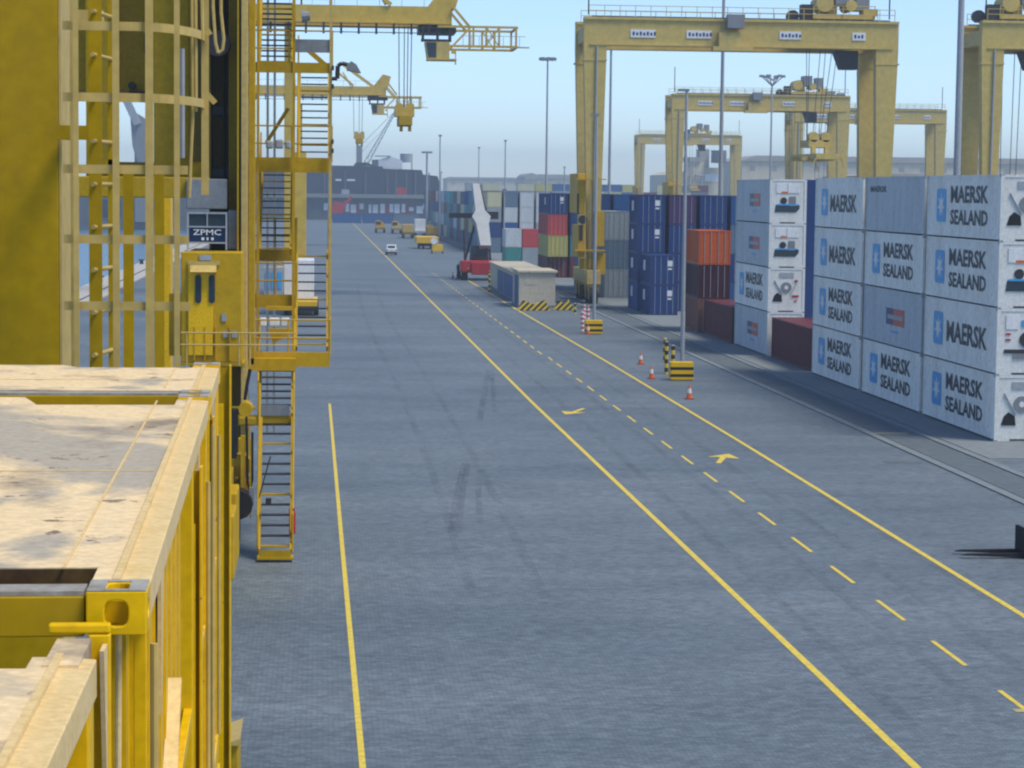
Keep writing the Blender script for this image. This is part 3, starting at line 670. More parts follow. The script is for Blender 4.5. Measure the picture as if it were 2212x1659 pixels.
# ------------------------------------------------------------------ cabins
def cabin(px0, px1, py, hgt, depth, label, at_=None):
    p = G(px0, py); q = G(px1, py); x0, x1, y0 = at_ or (p.x, q.x, p.y)
    r = thing('cabin', (x0, y0, 0), label, 'cabin', 'cream roofed cabins at the road edge')
    part('wall', MB().box(x0, x1, y0, y0+depth, 0, hgt-.12), M['cream'], r)
    part('roof', MB().box(x0-.18, x1+.18, y0-.2, y0+depth+.2, hgt-.118, hgt+.12), M['cream'], r, bevel=.05)
    part('plinth', MB().box(x0-.06, x1+.06, y0-.06, y0+depth+.06, 0.002, .2), M['concrete'], r)
    part('door', MB().box(x0-.04, x0+.02, y0+1.0, y0+depth*.45, .2, hgt-.4), CM['blue'], r)
    part('door', MB().box(x0-.04, x0+.02, y0+depth*.48, y0+depth*.68, .2, hgt-.4), CM['blue'], r)
    part('vent', MB().box(x0+.6, x0+1.5, y0-.03, y0+.01, hgt-1.2, hgt-.8), M['cream'], r)
    return r
cabin(1121, 1198, 664, 3.3, 7, 'nearest cream cabin with striped kerb blocks at its foot')
cabin(1073, 1142, 638, 2.75, 34, 'long cream cabin with blue doors behind the nearest one', (18.95, 22.6, 222.5))
def kerbblock(px0, px1, py, label):
    p = G(px0, py); q = G(px1, py); r = solo('striped_kerb', MB().prism([(p.x,p.y,.02),(q.x,p.y,.02),(q.x-.5,p.y,.95),((p.x+q.x)/2,p.y,.55),(p.x+.5,p.y,.95)], (0,.5,0)), M['stripe_d'], label, 'barrier', 'striped kerb blocks by the cabins', loc=(p.x,p.y,0))
kerbblock(1118, 1188, 671, 'yellow and black diagonal striped block before the nearest cabin'); kerbblock(1196, 1240, 670, 'yellow striped block right of the nearest cabin')

# ------------------------------------------------------------------ red reach stacker
def stacker():
    c = G(1035, 606); x, y = c.x, c.y
    r = thing('reach_stacker', (x, y, 0), 'red container reach stacker with pale grey boom raised steeply, parked by cream cabins', 'reach stacker')
    part('chassis', MB().box(x-2.0, x+2.0, y, y+7.5, .9, 1.9).box(x-2.2, x+2.3, y-.3, y+2.5, 1.0, 2.35), M['red'], r, bevel=.1)
    part('counterweight', MB().box(x-1.0, x+1.2, y-.9, y-.31, .7, 2.2), M['red'], r, bevel=.1)
    for sx, ty in ((-2.1,0.9),(1.5,.9),(-2.3,6.2),(1.7,6.2)):
        wh = part('wheel', MB().cyl((x+sx,y+ty,.85),(x+sx+.75,y+ty,.85),.84,n=18), M['black'], r); part('rim', MB().cyl((x+sx-.02,y+ty,.85),(x+sx+.77,y+ty,.85),.35,n=12), M['white'], wh)
    cabp = part('cab', MB().prism([(x-1.0,y+1.2,2.3),(x+1.2,y+1.2,2.3),(x+1.1,y+1.2,4.1),(x-.8,y+1.2,4.1)], (0,2.0,0)), M['dark'], r)
    part('window', MB().box(x-.75, x+.95, y+1.15, y+1.19, 2.9, 3.9), M['glass'], cabp)
    b0 = Vector((x+.75, y+1.0, 3.9)); b1 = Vector((x-.1, y+6.5, 11.3)); mid = b0.lerp(b1, .42)
    part('boom', MB().beam(b0, mid, 1.3, .9, 1.6, 1.0).beam(b0.lerp(b1,.34), b0.lerp(b1,.46), 1.5, 1.0, 2.3, 1.0).beam(b0.lerp(b1,.46), b0.lerp(b1,.56), 2.3, 1.0, 1.2, .8).beam(b0.lerp(b1,.56), b1, 1.15, .8, .85, .7), M['galv'], r)
    part('lift_cylinder', MB().cyl((x-1.6,y+3.5,1.9), mid+Vector((-.8,0,-.5)), .14, n=8).cyl((x+1.6,y+3.5,1.9), mid+Vector((.8,0,-.5)), .14, n=8), M['dark'], r)
    part('boom_hose', MB().tube([b1+Vector((.6,0,0)), b0.lerp(b1,.7)+Vector((.75,0,0)), mid+Vector((1.0,0,-.4))], .1), M['dark'], r)
    part('spreader', MB().box(x-3.2, x-.2, y+7.6, y+8.6, 7.3, 7.9).box(x-.2, x+2.8, y+7.4, y+8.6, 7.2, 8.1), M['dark'], r)
    part('exhaust', MB().cyl((x-1.7,y+.8,2.3),(x-1.8,y+.8,6.0),.1,n=8), M['dark'], r)
    part('tail_lamp', MB().box(x-1.5, x-1.2, y-.94, y-.9, 1.4, 1.6), M['orange'], r); part('tail_lamp', MB().box(x+1.3, x+1.6, y-.34, y-.3, 1.4, 1.6), M['orange'], r)
stacker()

# ------------------------------------------------------------------ vehicles
def wheels(r, xs, ys, rad, wd, ox, oy):
    for xx in xs:
        for yy in ys:
            wh = part('wheel', MB().cyl((ox+xx-wd/2,oy+yy,rad),(ox+xx+wd/2,oy+yy,rad),rad,n=16), M['black'], r); part('rim', MB().cyl((ox+xx-wd/2-.01,oy+yy,rad),(ox+xx+wd/2+.01,oy+yy,rad),rad*.55,n=12), M['galv'], wh)
def pickup():
    p = G(846, 551); x, y = p.x, p.y
    r = thing('pickup_truck', (x,y,0), 'small white car driving away on the road beside the long yellow line', 'car')
    part('body', MB().prism([(x-.88,y,.45),(x-.88,y,1.02),(x-.88,y+1.3,1.08),(x-.88,y+4.4,.98),(x-.88,y+4.5,.5)], (1.76,0,0)), M['white'], r, bevel=.06)
    cb = part('cabin_top', MB().prism([(x-.78,y+.5,1.03),(x-.74,y+.85,1.62),(x-.74,y+2.6,1.64),(x-.78,y+3.4,1.03)], (1.5,0,0)), M['white'], r, bevel=.05)
    part('rear_window', MB().add([(x-.62,y+.50,1.12),(x+.58,y+.50,1.12),(x+.56,y+.76,1.52),(x-.60,y+.76,1.52)], [(0,1,2,3)]), M['glass'], cb)
    part('bumper', MB().box(x-.86, x+.86, y-.12, y+.02, .35, .55), M['black'], r)
    part('underbody', MB().box(x-.8, x+.8, y+.1, y+4.4, .25, .46), M['black'], r)
    for sx in (-.8, .62): part('tail_light', MB().box(x+sx, x+sx+.18, y-.02, y+.0, .7, .95), M['red'], r)
    part('number_plate', MB().box(x-.25, x+.25, y-.02, y-.002, .7, .84), M['bright'], r)
    wheels(r, (-.78,.78), (.8,3.6), .32, .22, x, y)
pickup()
def tractor(px, py, label, cab='crane', load=None, rz=0, kind='cab'):
    p = G(px, py); x, y = p.x, p.y
    r = thing('terminal_tractor', (x,y,0), label, 'truck', 'port trucks and trailers along the yard road')
    part('chassis', MB().box(x-1.1, x+1.1, y, y+9, .9, 1.25), M[cab], r)
    c = part('cab', MB().prism([(x-1.15,y+6.6,1.26),(x-1.1,y+6.6,2.9),(x+.3,y+6.6,2.9),(x+1.15,y+6.6,2.0),(x+1.15,y+6.6,1.26)], (0,1.9,0)), M[cab], r, bevel=.05)
    part('windscreen', MB().box(x-.95, x+.25, y+6.56, y+6.59, 1.9, 2.7), M['glass'], c)
    part('mudguard', MB().box(x-1.25, x+1.25, y-.1, y+1.5, 1.26, 1.4), M[cab], r)
    wheels(r, (-1.0,1.0), (.6,1.9,7.4), .52, .4, x, y)
    part('beacon', MB().cyl((x-.4,y+7.2,2.9),(x-.4,y+7.2,3.15),.12,n=8), M['orange'], r)
    if load: part('load', MB().box(x-1.2, x+1.2, y+1.0, y+6.2, 1.42, load[1]), M[load[0]], r, bevel=.06)
    return r
tractor(822, 503, 'yellow terminal truck driving in the far lane beyond the white car')
tractor(858, 505, 'far pale yellow truck beside the yellow terminal truck', 'crane_tan')
tractor(882, 515, 'dirty yellow truck parked in front of the white boxed truck', 'crane_old', ('crane_tan', 3.0))
tractor(908, 512, 'white boxed truck parked in the distant row beside the stacks', 'white', ('white', 4.0))
tractor(935, 517, 'tan truck parked at the right end of the distant row', 'crane_tan', ('crane_old', 2.6))
def trailer():
    p = G(922, 538); x, y = p.x, p.y
    r = thing('flat_trailer', (x,y,0), 'bright yellow trailer with dark wheels parked behind the distant truck row', 'trailer')
    part('deck', MB().box(x-1.9, x+2.1, y, y+9, 1.0, 2.2), M['bright'], r, bevel=.08); part('undercarriage', MB().box(x-1.3, x+1.4, y+.3, y+8, .5, 1.0), M['black'], r)
    wheels(r, (-1.4,-.6,.8,1.6), (1,2.4), .5, .35, x, y)
trailer()
def generator():
    p = G(945, 548); x, y = p.x, p.y
    r = thing('light_tower', (x,y,0), 'small yellow wheeled unit with round white disc near the yellow trailer', 'trailer')
    part('housing', MB().box(x-.9, x+.9, y, y+1.6, .4, 1.5), M['bright'], r, bevel=.05); part('disc', MB().cyl((x-.6,y-.1,2.1),(x-.6,y+.1,2.1),.55,n=16), M['white'], r)
    part('frame', MB().box(x-.65,x-.55,y,y+.1,1.5,1.7).beam((x+.9,y,.5),(x+1.7,y,.2),.1), M['crane'], r); wheels(r, (-.9,.9), (.8,), .35, .2, x, y)
generator()
def whitetruck():
    p = G(652, 682); x, y = p.x, p.y
    r = thing('box_truck', (x,y,0), 'white box truck with glazed cab, on the apron behind the crane stair tower', 'truck')
    part('cargo_box', MB().box(x-1.55, x+1.0, y+2.6, y+9, 1.3, 4.6), M['white'], r, bevel=.05)
    part('side_door', MB().box(x-3.2, x-1.6, y+1.2, y+3.4, .9, 4.0), M['galv'], r)
    for k in range(3): part('window', MB().box(x-3.1+k*.52, x-2.75+k*.52, y+1.14, y+1.18, 2.2, 3.6), M['star'], r)
    part('chassis', MB().box(x-1.4, x+1.3, y, y+9, .7, 1.2), M['bright'], r)
    part('bumper', MB().box(x-1.5, x+1.4, y-.2, y, .4, .8), M['black'], r)
    wheels(r, (-1.3,1.2), (.9,2.2,7.5), .52, .4, x, y)
whitetruck()
def forklift():
    a = G(2078, 1207); x, y = a.x, a.y
    r = thing('forklift', (x+1.9,y,0), 'dark forklift whose long black forks enter at the right edge', 'forklift')
    for dy in (0, .75): part('fork', MB().prism([(x,y+dy,.10),(x+1.95,y+dy,.02),(x+1.95,y+dy,.16),(x+.2,y+dy,.14)], (0,.16,0)), M['black'], r)
    part('mast', MB().box(x+2.25, x+2.35, y-.15, y+.05, .05, 2.1).box(x+2.25, x+2.35, y+.9, y+1.1, .05, 2.1).box(x+1.94,x+2.02,y-.2,y+1.15,.05,.85).box(x+2.02,x+2.25,y-.05,y+1.0,.2,.7), M['black'], r)
    b = part('body', MB().box(x+2.3, x+4.3, y-.1, y+1.1, .35, 1.15).box(x+3.5, x+4.5, y-.1, y+1.1, .5, 1.5), M['navyink'], r, bevel=.05)
    part('overhead_guard', MB().box(x+2.4, x+4.0, y, y+1.0, 2.1, 2.18).box(x+2.4,x+2.48,y,y+.08,1.1,2.1).box(x+3.9,x+3.98,y,y+.08,1.4,2.1).box(x+2.4,x+2.48,y+.92,y+1,1.1,2.1).box(x+3.9,x+3.98,y+.92,y+1,1.4,2.1), M['black'], r)
    part('seat', MB().box(x+3.0,x+3.5,y+.3,y+.8,1.15,1.6), M['black'], r)
    for xx in (2.7, 4.0):
        for yy in (-.15, 1.0): part('wheel', MB().cyl((x+xx,y+yy,.33),(x+xx,y+yy+.18,.33),.32,n=16), M['black'], r)
forklift()

# ------------------------------------------------------------------ near yellow container racks (foreground left)
RXE = -.457                                   # right edge of the racks
def corner(y0, ztop, w=.178, X=RXE, hole=True, dark=False):
    """corner casting with its oval side holes, as a ring of plates"""
    x1 = X; x0 = X-.162; mb = MB(); z1 = ztop; z0 = ztop-.118; t = .028
    def ring(c, u, v, hu, hv, ru, rv, d):
        """plate hu x hv with an oval opening ru x rv, thickness along d"""
        n = 16; outer = []; inner = []
        for i in range(n):
            a = 2*math.pi*i/n; ca, sa = math.cos(a), math.sin(a)
            k = 1/max(abs(ca)/1, abs(sa)/1); outer.append(c+u*hu*ca*k+v*hv*sa*k)
            cs = math.copysign(abs(ca)**.7, ca); ss = math.copysign(abs(sa)**.7, sa); inner.append(c+u*ru*cs+v*rv*ss)
        vs = outer+inner+[p+d for p in outer]+[p+d for p in inner]; fs = []
        for i in range(n):
            j = (i+1) % n
            fs += [(i,j,n+j,n+i), (2*n+i,3*n+i,3*n+j,2*n+j), (i,2*n+i,2*n+j,j), (n+i,n+j,3*n+j,3*n+i)]
        mb.add(vs, fs)
    X_, Y_, Z_ = Vector((1,0,0)), Vector((0,1,0)), Vector((0,0,1))
    ring(Vector(((x0+x1)/2, y0, (z0+z1)/2)), X_, Z_, .081, .0588, .032, .037, Vector((0,t,0)))
    ring(Vector((x1, y0+w/2+.001, (z0+z1)/2)), Y_, Z_, w/2-.001, .0585, .04, .026, Vector((-t,0,0)))
    ring(Vector(((x0+x1)/2, y0+w/2, z1)), X_, Y_, .0805, w/2-.001, .03, .06, Vector((0,0,-t)))
    mb.box(x0, x0+.02, y0+.03, y0+w-.002, z0+.001, z1-.03)
    mb.box(x0+.001, x1-.001, y0+w-.02, y0+w-.003, z0+.001, z1-.03)
    return mb
def rack(y0, y1, zt, label, notch_near, notch_far, hgt=2.42, X=RXE, yaw=.0184):
    """open sided yellow rack: y0 near end, y1 far end"""
    r = thing('container_rack', (X, y0, zt-hgt), label, 'container rack', 'yellow racks stacked beside the viewer')
    W = 2.44; zb = zt-hgt; dz = zt-.012
    r.rotation_euler.z = yaw
    nf = .20; x_in = X-.165
    # deck with notches between the castings
    pts = [(X-.10, y0+.18), (X-.10, y1-.18), (x_in, y1-.18), (x_in, y1-nf-notch_far), (X-.85, y1-nf-notch_far), (X-.95, y1-.06), (X-W+.1, y1-.06), (X-W+.1, y0+.3+notch_near), (x_in, y0+.3+notch_near), (x_in, y0+.18)]
    top = [Vector((a, b, dz-.05)) for a, b in pts]
    part('deck', MB().prism(top, (0,0,.05)), M['deck'], r)
    part('deck_edge', MB().box(X-W+.1, x_in-.001, y0+.3+notch_near-.012, y0+.3+notch_near-.002, dz-.12, dz-.003), M['edge_brown'], r)  # dark brown strip across the near edge face of the deck
    # raised weld ridges running along the right side of the deck
    rb = MB(); rb.box(X-.265, X-.257, y0+.45, y1-.3, dz+.001, dz+.006); rb.box(X-.105, X-.085, y0+.2, y1-.2, dz+.001, dz+.014)
    rb.box(X-W+.2, X-.12, y0+(y1-y0)*.46, y0+(y1-y0)*.46+.012, dz+.0005, dz+.003)
    part('deck_seam', rb, M['deckrail'], r)
    part('top_rail', MB().prism([(X-.10,y0+.18,dz-.001),(X-.004,y0+.18,dz-.006),(X-.004,y0+.18,dz-.105),(X-.03,y0+.18,dz-.11),(X-.10,y0+.18,dz-.02)], (0,y1-y0-.36,0)).box(X-W, X-W+.1, y0+.18, y1-.18, dz-.1, dz-.001), M['deckrail'], r, bevel=.004)
    # end headers
    part('end_header', MB().box(X-W+.17, x_in-.002, y0+.02, y0+.11, zt-.125, zt-.016), M['crane_old'], r, bevel=.004)
    part('header_cap', MB().box(X-W+.17, x_in-.004, y0+.03, y0+.15, zt-.015, zt-.003), M['worn'], r)
    part('end_header', MB().box(X-W+.17, x_in-.002, y1-.11, y1-.02, zt-.22, zt-.10), M['bright'], r, bevel=.004)
    for yy in ((y0, y1-.178) if y0 > 1 else (y0,)):
        part('corner_casting', corner(yy, zt, X=X), M['bright'], r, bevel=.004)
        part('casting_cap', MB().box(X-.16, X-.113, yy+.002, yy+.176, zt+.001, zt+.004).box(X-.049, X-.002, yy+.002, yy+.176, zt+.001, zt+.004).box(X-.112,X-.05,yy+.151,yy+.176,zt+.001,zt+.004).box(X-.112,X-.05,yy+.002,yy+.027,zt+.001,zt+.004), M['worn'], r)
    # floor and cross members below
    part('floor', MB().box(X-W+.1, X-.12, y0+.1, y1-.1, zb+.06, zb+.14), M['crane_old'], r)
    part('bottom_rail', MB().box(X-.11, X-.005, y0+.15, y1-.15, zb+.002, zb+.15).box(X-W, X-W+.1, y0+.15, y1-.15, zb+.002, zb+.15), M['bright'], r, bevel=.006)
    L = y1-y0
    # flank: corrugated panel, posts, ribs
    fl = MB(); yy = y0+.30; k = 0; zs = zt-.13; ye = y0+min(3.3, L-.6)
    while yy < ye:
        fl.box(X-.13, X-.075+(.035 if k % 2 else 0), yy, yy+.16, zb+.15, zs); yy += .18; k += 1
    part('side_panel', fl, M['bright'], r)
    part('plain_panel', MB().box(X-.13, X-.10, ye+.45, y1-.2, zb+.15, zs), M['bright'], r)
    part('corner_post', MB().box(X-.048, X-.012, y0+.19, y0+.22, zb+.14, zt-.12), M['bright'], r, bevel=.003)
    part('tie_rod', MB().cyl((X-.10,y0+.15,zb+.14),(X-.085,y0+.15,zt-.12),.009,n=8), M['deckrail'], r)
    part('tie_rod', MB().cyl((X-.125,y0+.25,zb+.14),(X-.14,y0+.25,zt-.12),.007,n=8), M['dark'], r)
    for a, wd in ((ye+.42, .12), (y1-.34, .14)):
        part('post', MB().box(X-.115, X-.012, a, a+.03, zb+.14, zt-.12).box(X-.03, X-.010, a+.03, a+wd, zb+.14, zt-.12), M['bright'], r, bevel=.003)
    for i, a in enumerate((y0+L*.2, y0+L*.62, y0+L*.8)):
        part('gusset', MB().prism([(X-.033,a,zt-.12),(X-.033,a+.22,zt-.12),(X-.033,a+.04,zt-.62)], (.012,0,0)), M['deckrail'], r)
    part('side_beam', MB().box(X-.05, X-.014, y0+.3, y1-.35, zt-1.22, zt-1.16), M['bright'], r, bevel=.003)
    br = MB(); br.beam((X-.02,y0+.5,zt-1.9),(X-.02,y0+L*.36,zt-.7),.05,.02)
    part('brace', br, M['deckrail'], r)
    part('lashing_rod', MB().cyl((X+.004,y0+.26,zb+.2),(X+.004,y0+.30,zt-.2),.012,n=8).cyl((X+.004,y1-.5,zb+.2),(X+.004,y1-.5,zt-.4),.012,n=8), M['crane_tan'], r)
    return r
Z1 = H-1.083
rack(6.2, 12.2, Z1, 'yellow rack with stained cream deck and corner block with oval hole, middle of the three', .18, .28)
rack(12.27, 14.42, H-1.085, 'shorter cream decked yellow rack, farthest of the three beside the crane leg', .0, .04, X=RXE-.0184*6.07)
RN = -.538
n0 = rack(.1, 6.05, H-1.18, 'nearest yellow rack, worn cream deck in the bottom left corner', .1, .12, X=RN, yaw=.003)
# tall end plate rising at the far end of the nearest rack, and posts at the others
part('end_plate', MB().box(ax(120,6.1,1350), ax(254,6.1,1350), 6.085, 6.12, H-1.175, H-1.149).box(ax(206,6.1,1400), ax(254,6.1,1350), 6.085, 6.12, H-3.6, H-1.176), M['bright'], n0, bevel=.006)
part('corner_plate', MB().box(ax(131,6.0,1365), ax(206,6.0,1365), 5.74, 6.083, H-1.26, H-1.186), M['deck'], n0)
part('end_plate_gusset', MB().prism([(-.545,5.98,H-1.2),(-.545,6.08,H-1.2),(-.545,6.08,H-1.62),(-.545,6.06,H-1.62)], (.012,0,0)), M['deckrail'], n0)
def post(y, xa, xb, zt, zb, label):
    r = thing('rack_post', (xa, y, zb), label, 'post', 'upright posts between the yellow racks')
    part('web', MB().box(xa+.012, xb-.012, y+.002, y+.012, zb, zt-.02), M['crane_old'], r)
    part('flange', MB().box(xb-.012, xb, y-.03, y+.05, zb, zt), M['bright'], r, bevel=.003)
    part('flange', MB().box(xa, xa+.012, y-.03, y+.05, zb, zt), M['bright'], r, bevel=.003)
    part('face_plate', MB().box(xa+.016, xa+(xb-xa)*.62, y-.028, y-.02, zb, zt-.25), M['bright'], r, bevel=.002)
post(10.1, ax(399,10.1,1200), ax(437,10.1,1200), Z1-.13, Z1-4.2, 'bright yellow upright post against the flank of the middle rack')
post(12.6, ax(440,12.6,1000), ax(463,12.6,1000), H-1.24, H-4.6, 'narrow yellow post in the gap between middle and farthest rack')
post(15.1, ax(458,15.1,1000), ax(499,15.1,1000), H-1.15, H-6.2, 'widest yellow post at the far corner of the farthest rack')
# racks underneath carry the upper ones down to the ground
def lower(y0, y1, k, label):
    RXE = -.457-.0184*(y0-6.2) if y0 > 1 else -.566; zt = H-1.19-2.42*k; zb = zt-2.42
    r = thing('container_rack', (RXE, y0, zb), label, 'container rack', 'yellow racks stacked beside the viewer', .0184 if y0 > 1 else .003)
    fl = MB(); yy = y0+.2; q = 0
    while yy < y1-.25: fl.box(RXE-.10, RXE-.05+(.02 if q % 2 else 0), yy, yy+.13, zb+.14, zt-.12); yy += .15; q += 1
    part('side_panel', fl, M['bright'], r)
    part('frame', MB().box(RXE-2.44, RXE, y0, y0+.16, zt-.13, zt).box(RXE-2.44, RXE, y1-.16, y1, zt-.13, zt).box(RXE-.12, RXE, y0+.16, y1-.16, zt-.12, zt).box(RXE-.12, RXE, y0, y1, zb, zb+.14)
         .box(RXE-.15, RXE+.0, y0, y0+.15, zb+.14, zt-.13).box(RXE-.15, RXE+.0, y1-.15, y1, zb+.14, zt-.13).box(RXE-2.44,RXE-2.3,y0,y0+.15,zb+.0,zt-.13).box(RXE-2.44,RXE-2.3,y1-.15,y1,zb,zt-.13), M['bright'], r, bevel=.004)
for k, nm in ((1,'directly under'), (2,'two below'), (3,'lowest of its pile, three below')):
    for (a, b), w_ in (((6.2,12.2),'the middle rack'), ((12.27,14.42),'the farthest rack'), ((.1,6.05),'the nearest rack')):
        lower(a, b, k, f'yellow corrugated rack {nm} {w_}')

# ------------------------------------------------------------------ near crane leg with caged ladder
r = thing('crane_leg', (-4, 18, 0), 'huge flat yellow crane leg filling the left edge, with caged ladder beside it', 'crane leg')
part('leg_plate', MB().box(-6.5, ax(127,18,400), 18, 18.87, 0, 26), M['crane_old'], r, bevel=.01)
part('sunlit_flange', MB().box(ax(127,18,400)+.002, ax(127,18,400)+.02, 18.0, 18.87, 0, 26), M['crane_tan'], r)  # sunlit side of the leg, its light put into a paler yellow
part('bracket', MB().box(ax(132,17.6), ax(208,17.0), 17.3, 17.42, az(308,17.3), az(278,17.3)).box(ax(132,17.6), ax(150,17.6), 17.42, 18, az(306,17.4), az(282,17.4)), M['crane_old'], r)
part('bracket', MB().box(ax(168,17.6), ax(215,17.0), 17.3, 17.42, az(62,17.3), az(30,17.3)), M['crane_tan'], r)
YL = 16.4
def lx(px): return ax(px, YL, 400)
cg = thing('caged_ladder', (lx(200), YL, 0), 'pale yellow caged ladder hanging in front of the crane leg', 'ladder')
zlo, zhi = az(800, YL)-.6, az(-60, YL)
for px_, hw, yy in ((203,.045,16.5),(226,.03,17.0)): part('stringer', MB().box(lx(px_)-hw, lx(px_)+hw, yy, yy+.02, zlo, zhi), M['crane_old'], cg)
part('stringer', MB().box(lx(152)*16.9/16.4, lx(161)*16.9/16.4, 16.9, 16.95, zlo, zhi), M['crane_tan'], cg)
rg = 0; z = zlo+.1
z = az(312, 16.6)-.3*9
while z < zhi: part('rung', MB().cyl((lx(200),16.42,z),(lx(224),17.0,z+.0),.016,n=8), M['crane_tan'], cg); z += .30
def hoop(z, x1, curve=True):
    x0 = lx(150); yn = 16.0; yf = 17.05; t = .010; h = .06; xs = x1-(.42 if curve else 0)
    path = [(x0, yn+.0), (xs, yn)]
    if curve:
        for k in range(1, 13): a = math.pi/2*k/12; path.append((xs+.42*math.sin(a), yf-(yf-yn)*math.cos(a)))
    mb = MB()
    for a, b in zip(path, path[1:]): mb.beam((a[0],a[1],z),(b[0],b[1],z),t,h)
    part('hoop', mb, M['crane_tan'], cg)
for py, x1, cv in ((64,lx(442)*1.04,1),(217,lx(440)*1.04,1),(371,lx(406)*.976,0),(521,lx(408)*.976,0),(664,lx(411)*.976,0),(-88,lx(442)*1.04,1)): hoop(az(py, 16.0), x1, cv)
for px_, hw, y_, z1_ in ((166,.018,15.98,zhi),(251.5,.023,16.0,zhi),(323.5,.027,16.0,zhi),(383,.019,15.99,zhi)):
    part('cage_bar', MB().box(lx(px_)*.976-hw, lx(px_)*.976+hw, y_-.028, y_-.014, zlo, z1_), M['crane_tan'], cg)
part('cage_bar', MB().box(ax(435,17.05), ax(451,17.05), 17.05, 17.065, az(424,17.05), zhi), M['crane_tan'], cg)
for px_, hw in ((222,.04),(262,.038),(331,.036)):
    part('cage_bar', MB().box(lx(px_)-hw, lx(px_)+hw, 17.0, 17.012, zlo if px_ > 240 else az(350,17), zhi if px_ == 220 else az(372,17)), M['crane_old'], cg)
part('conduit', MB().cyl((ax(394,17.3),17.3,az(345,17.3)),(ax(394,17.3),17.3,az(110,17.3)),.018,n=8), M['galv'], cg)
part('cable', MB().tube([(lx(408),16.8,zhi),(lx(410),16.8,az(250,16.8)),(lx(406),16.8,az(330,16.8)),(lx(402),16.8,az(430,16.8))],.012).tube([(lx(416),16.8,zhi),(lx(417),16.8,az(245,16.8))],.012).tube([(lx(428),16.8,zhi),(lx(432),16.8,az(90,16.8))],.012), M['crane_tan'], cg)
part('lifting_eye', MB().beam((lx(432),17.0,az(62,17)),(lx(444),17.0,az(80,17)),.03,.05).beam((ax(447,17.1),17.1,az(206,17.1)),(ax(465,17.1),17.1,az(226,17.1)),.03,.04), M['crane_tan'], cg)

# ------------------------------------------------------------------ first quay crane: portal, lift shaft, stairs
YC = 70.0
def cx(px, Y=YC): return ax(px, Y, 500)
def cz(py, Y=YC): return az(py, Y, 600)
C1 = thing('quay_crane', (cx(500), YC, 0), 'nearest yellow quay crane portal with dark lift shaft, lift car and open stair tower', 'quay crane')
part('leg', MB().box(cx(322), cx(402), YC+2, YC+5, cz(392), 34), M['crane_old'], C1, bevel=.05)
part('leg', MB().box(cx(405), cx(452), YC+1.2, YC+4, cz(430), 34), M['crane_old'], C1)
part('leg_foot', MB().box(cx(404), cx(500), YC+1.5, YC+4, 1.2, cz(545)), M['crane_old'], C1, bevel=.03)
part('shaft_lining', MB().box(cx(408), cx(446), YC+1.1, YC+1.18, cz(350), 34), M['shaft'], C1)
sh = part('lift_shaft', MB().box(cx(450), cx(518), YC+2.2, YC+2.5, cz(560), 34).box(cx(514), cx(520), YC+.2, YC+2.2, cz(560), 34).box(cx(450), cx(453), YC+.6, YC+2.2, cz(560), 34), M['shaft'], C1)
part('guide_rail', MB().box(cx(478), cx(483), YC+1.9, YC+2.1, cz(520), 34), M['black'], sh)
for k in range(12): part('shaft_bracket', MB().box(cx(452), cx(514), YC+2.05, YC+2.18, cz(520)+1.9*k, cz(520)+1.9*k+.25), M['deckgrey'], sh)
part('shaft_side', MB().box(cx(489), cx(512), YC+1.6, YC+2.1, cz(520), 34), M['crane_old'], C1)
part('edge_strip', MB().box(cx(512.5), cx(516), YC-.1, YC+.1, cz(555), 34), M['bright'], C1)
part('mast_post', MB().box(cx(521), cx(535), YC-.2, YC+.6, 1.5, 34), M['crane_tan'], C1, bevel=.02)
part('mast_post', MB().box(cx(536), cx(550), YC+.2, YC+.9, cz(790), 34), M['crane_old'], C1, bevel=.02)
part('trailing_cable', MB().tube([(cx(457),YC-.3,34),(cx(461),YC-.3,cz(20)),(cx(466),YC-.3,cz(95)),(cx(472),YC-.3,cz(118)),(cx(481),YC-.3,cz(112)),(cx(484),YC-.3,cz(88)),(cx(478),YC-.3,cz(30)),(cx(474),YC-.3,34)],.05), M['crane_tan'], C1)
part('cable_drum', MB().cyl((cx(469),YC+.2,cz(95)),(cx(469),YC+.9,cz(95)),.38,n=16), M['dark'], C1)
part('portal_beam', MB().box(cx(150), cx(452), YC+.3, YC+1.2, cz(430), cz(385)).box(cx(150),cx(405),YC+5,YC+6,cz(400),cz(350)), M['crane_old'], C1, bevel=.03)
part('header_box', MB().box(ax(120,74), ax(400,74), YC+4, YC+5.8, az(202,74), 34), M['crane_old'], C1, bevel=.03)
part('header_fitting', MB().box(cx(258), cx(308), YC+3.7, YC+3.98, cz(196), cz(190)).box(cx(292),cx(300),YC+3.7,YC+3.98,cz(105),cz(60)).cyl((cx(264),YC+3.7,cz(178)),(cx(264),YC+3.98,cz(178)),.12,n=10), M['dark'], C1)
part('side_column', MB().box(ax(187,73), ax(236,73), YC+3, YC+3.9, az(380,73), 34), M['crane_old'], C1)
part('seaside_leg', MB().box(ax(348,89.5), ax(370,89.5), 89, 90.5, 1.2, az(430,89)), M['bright'], C1)
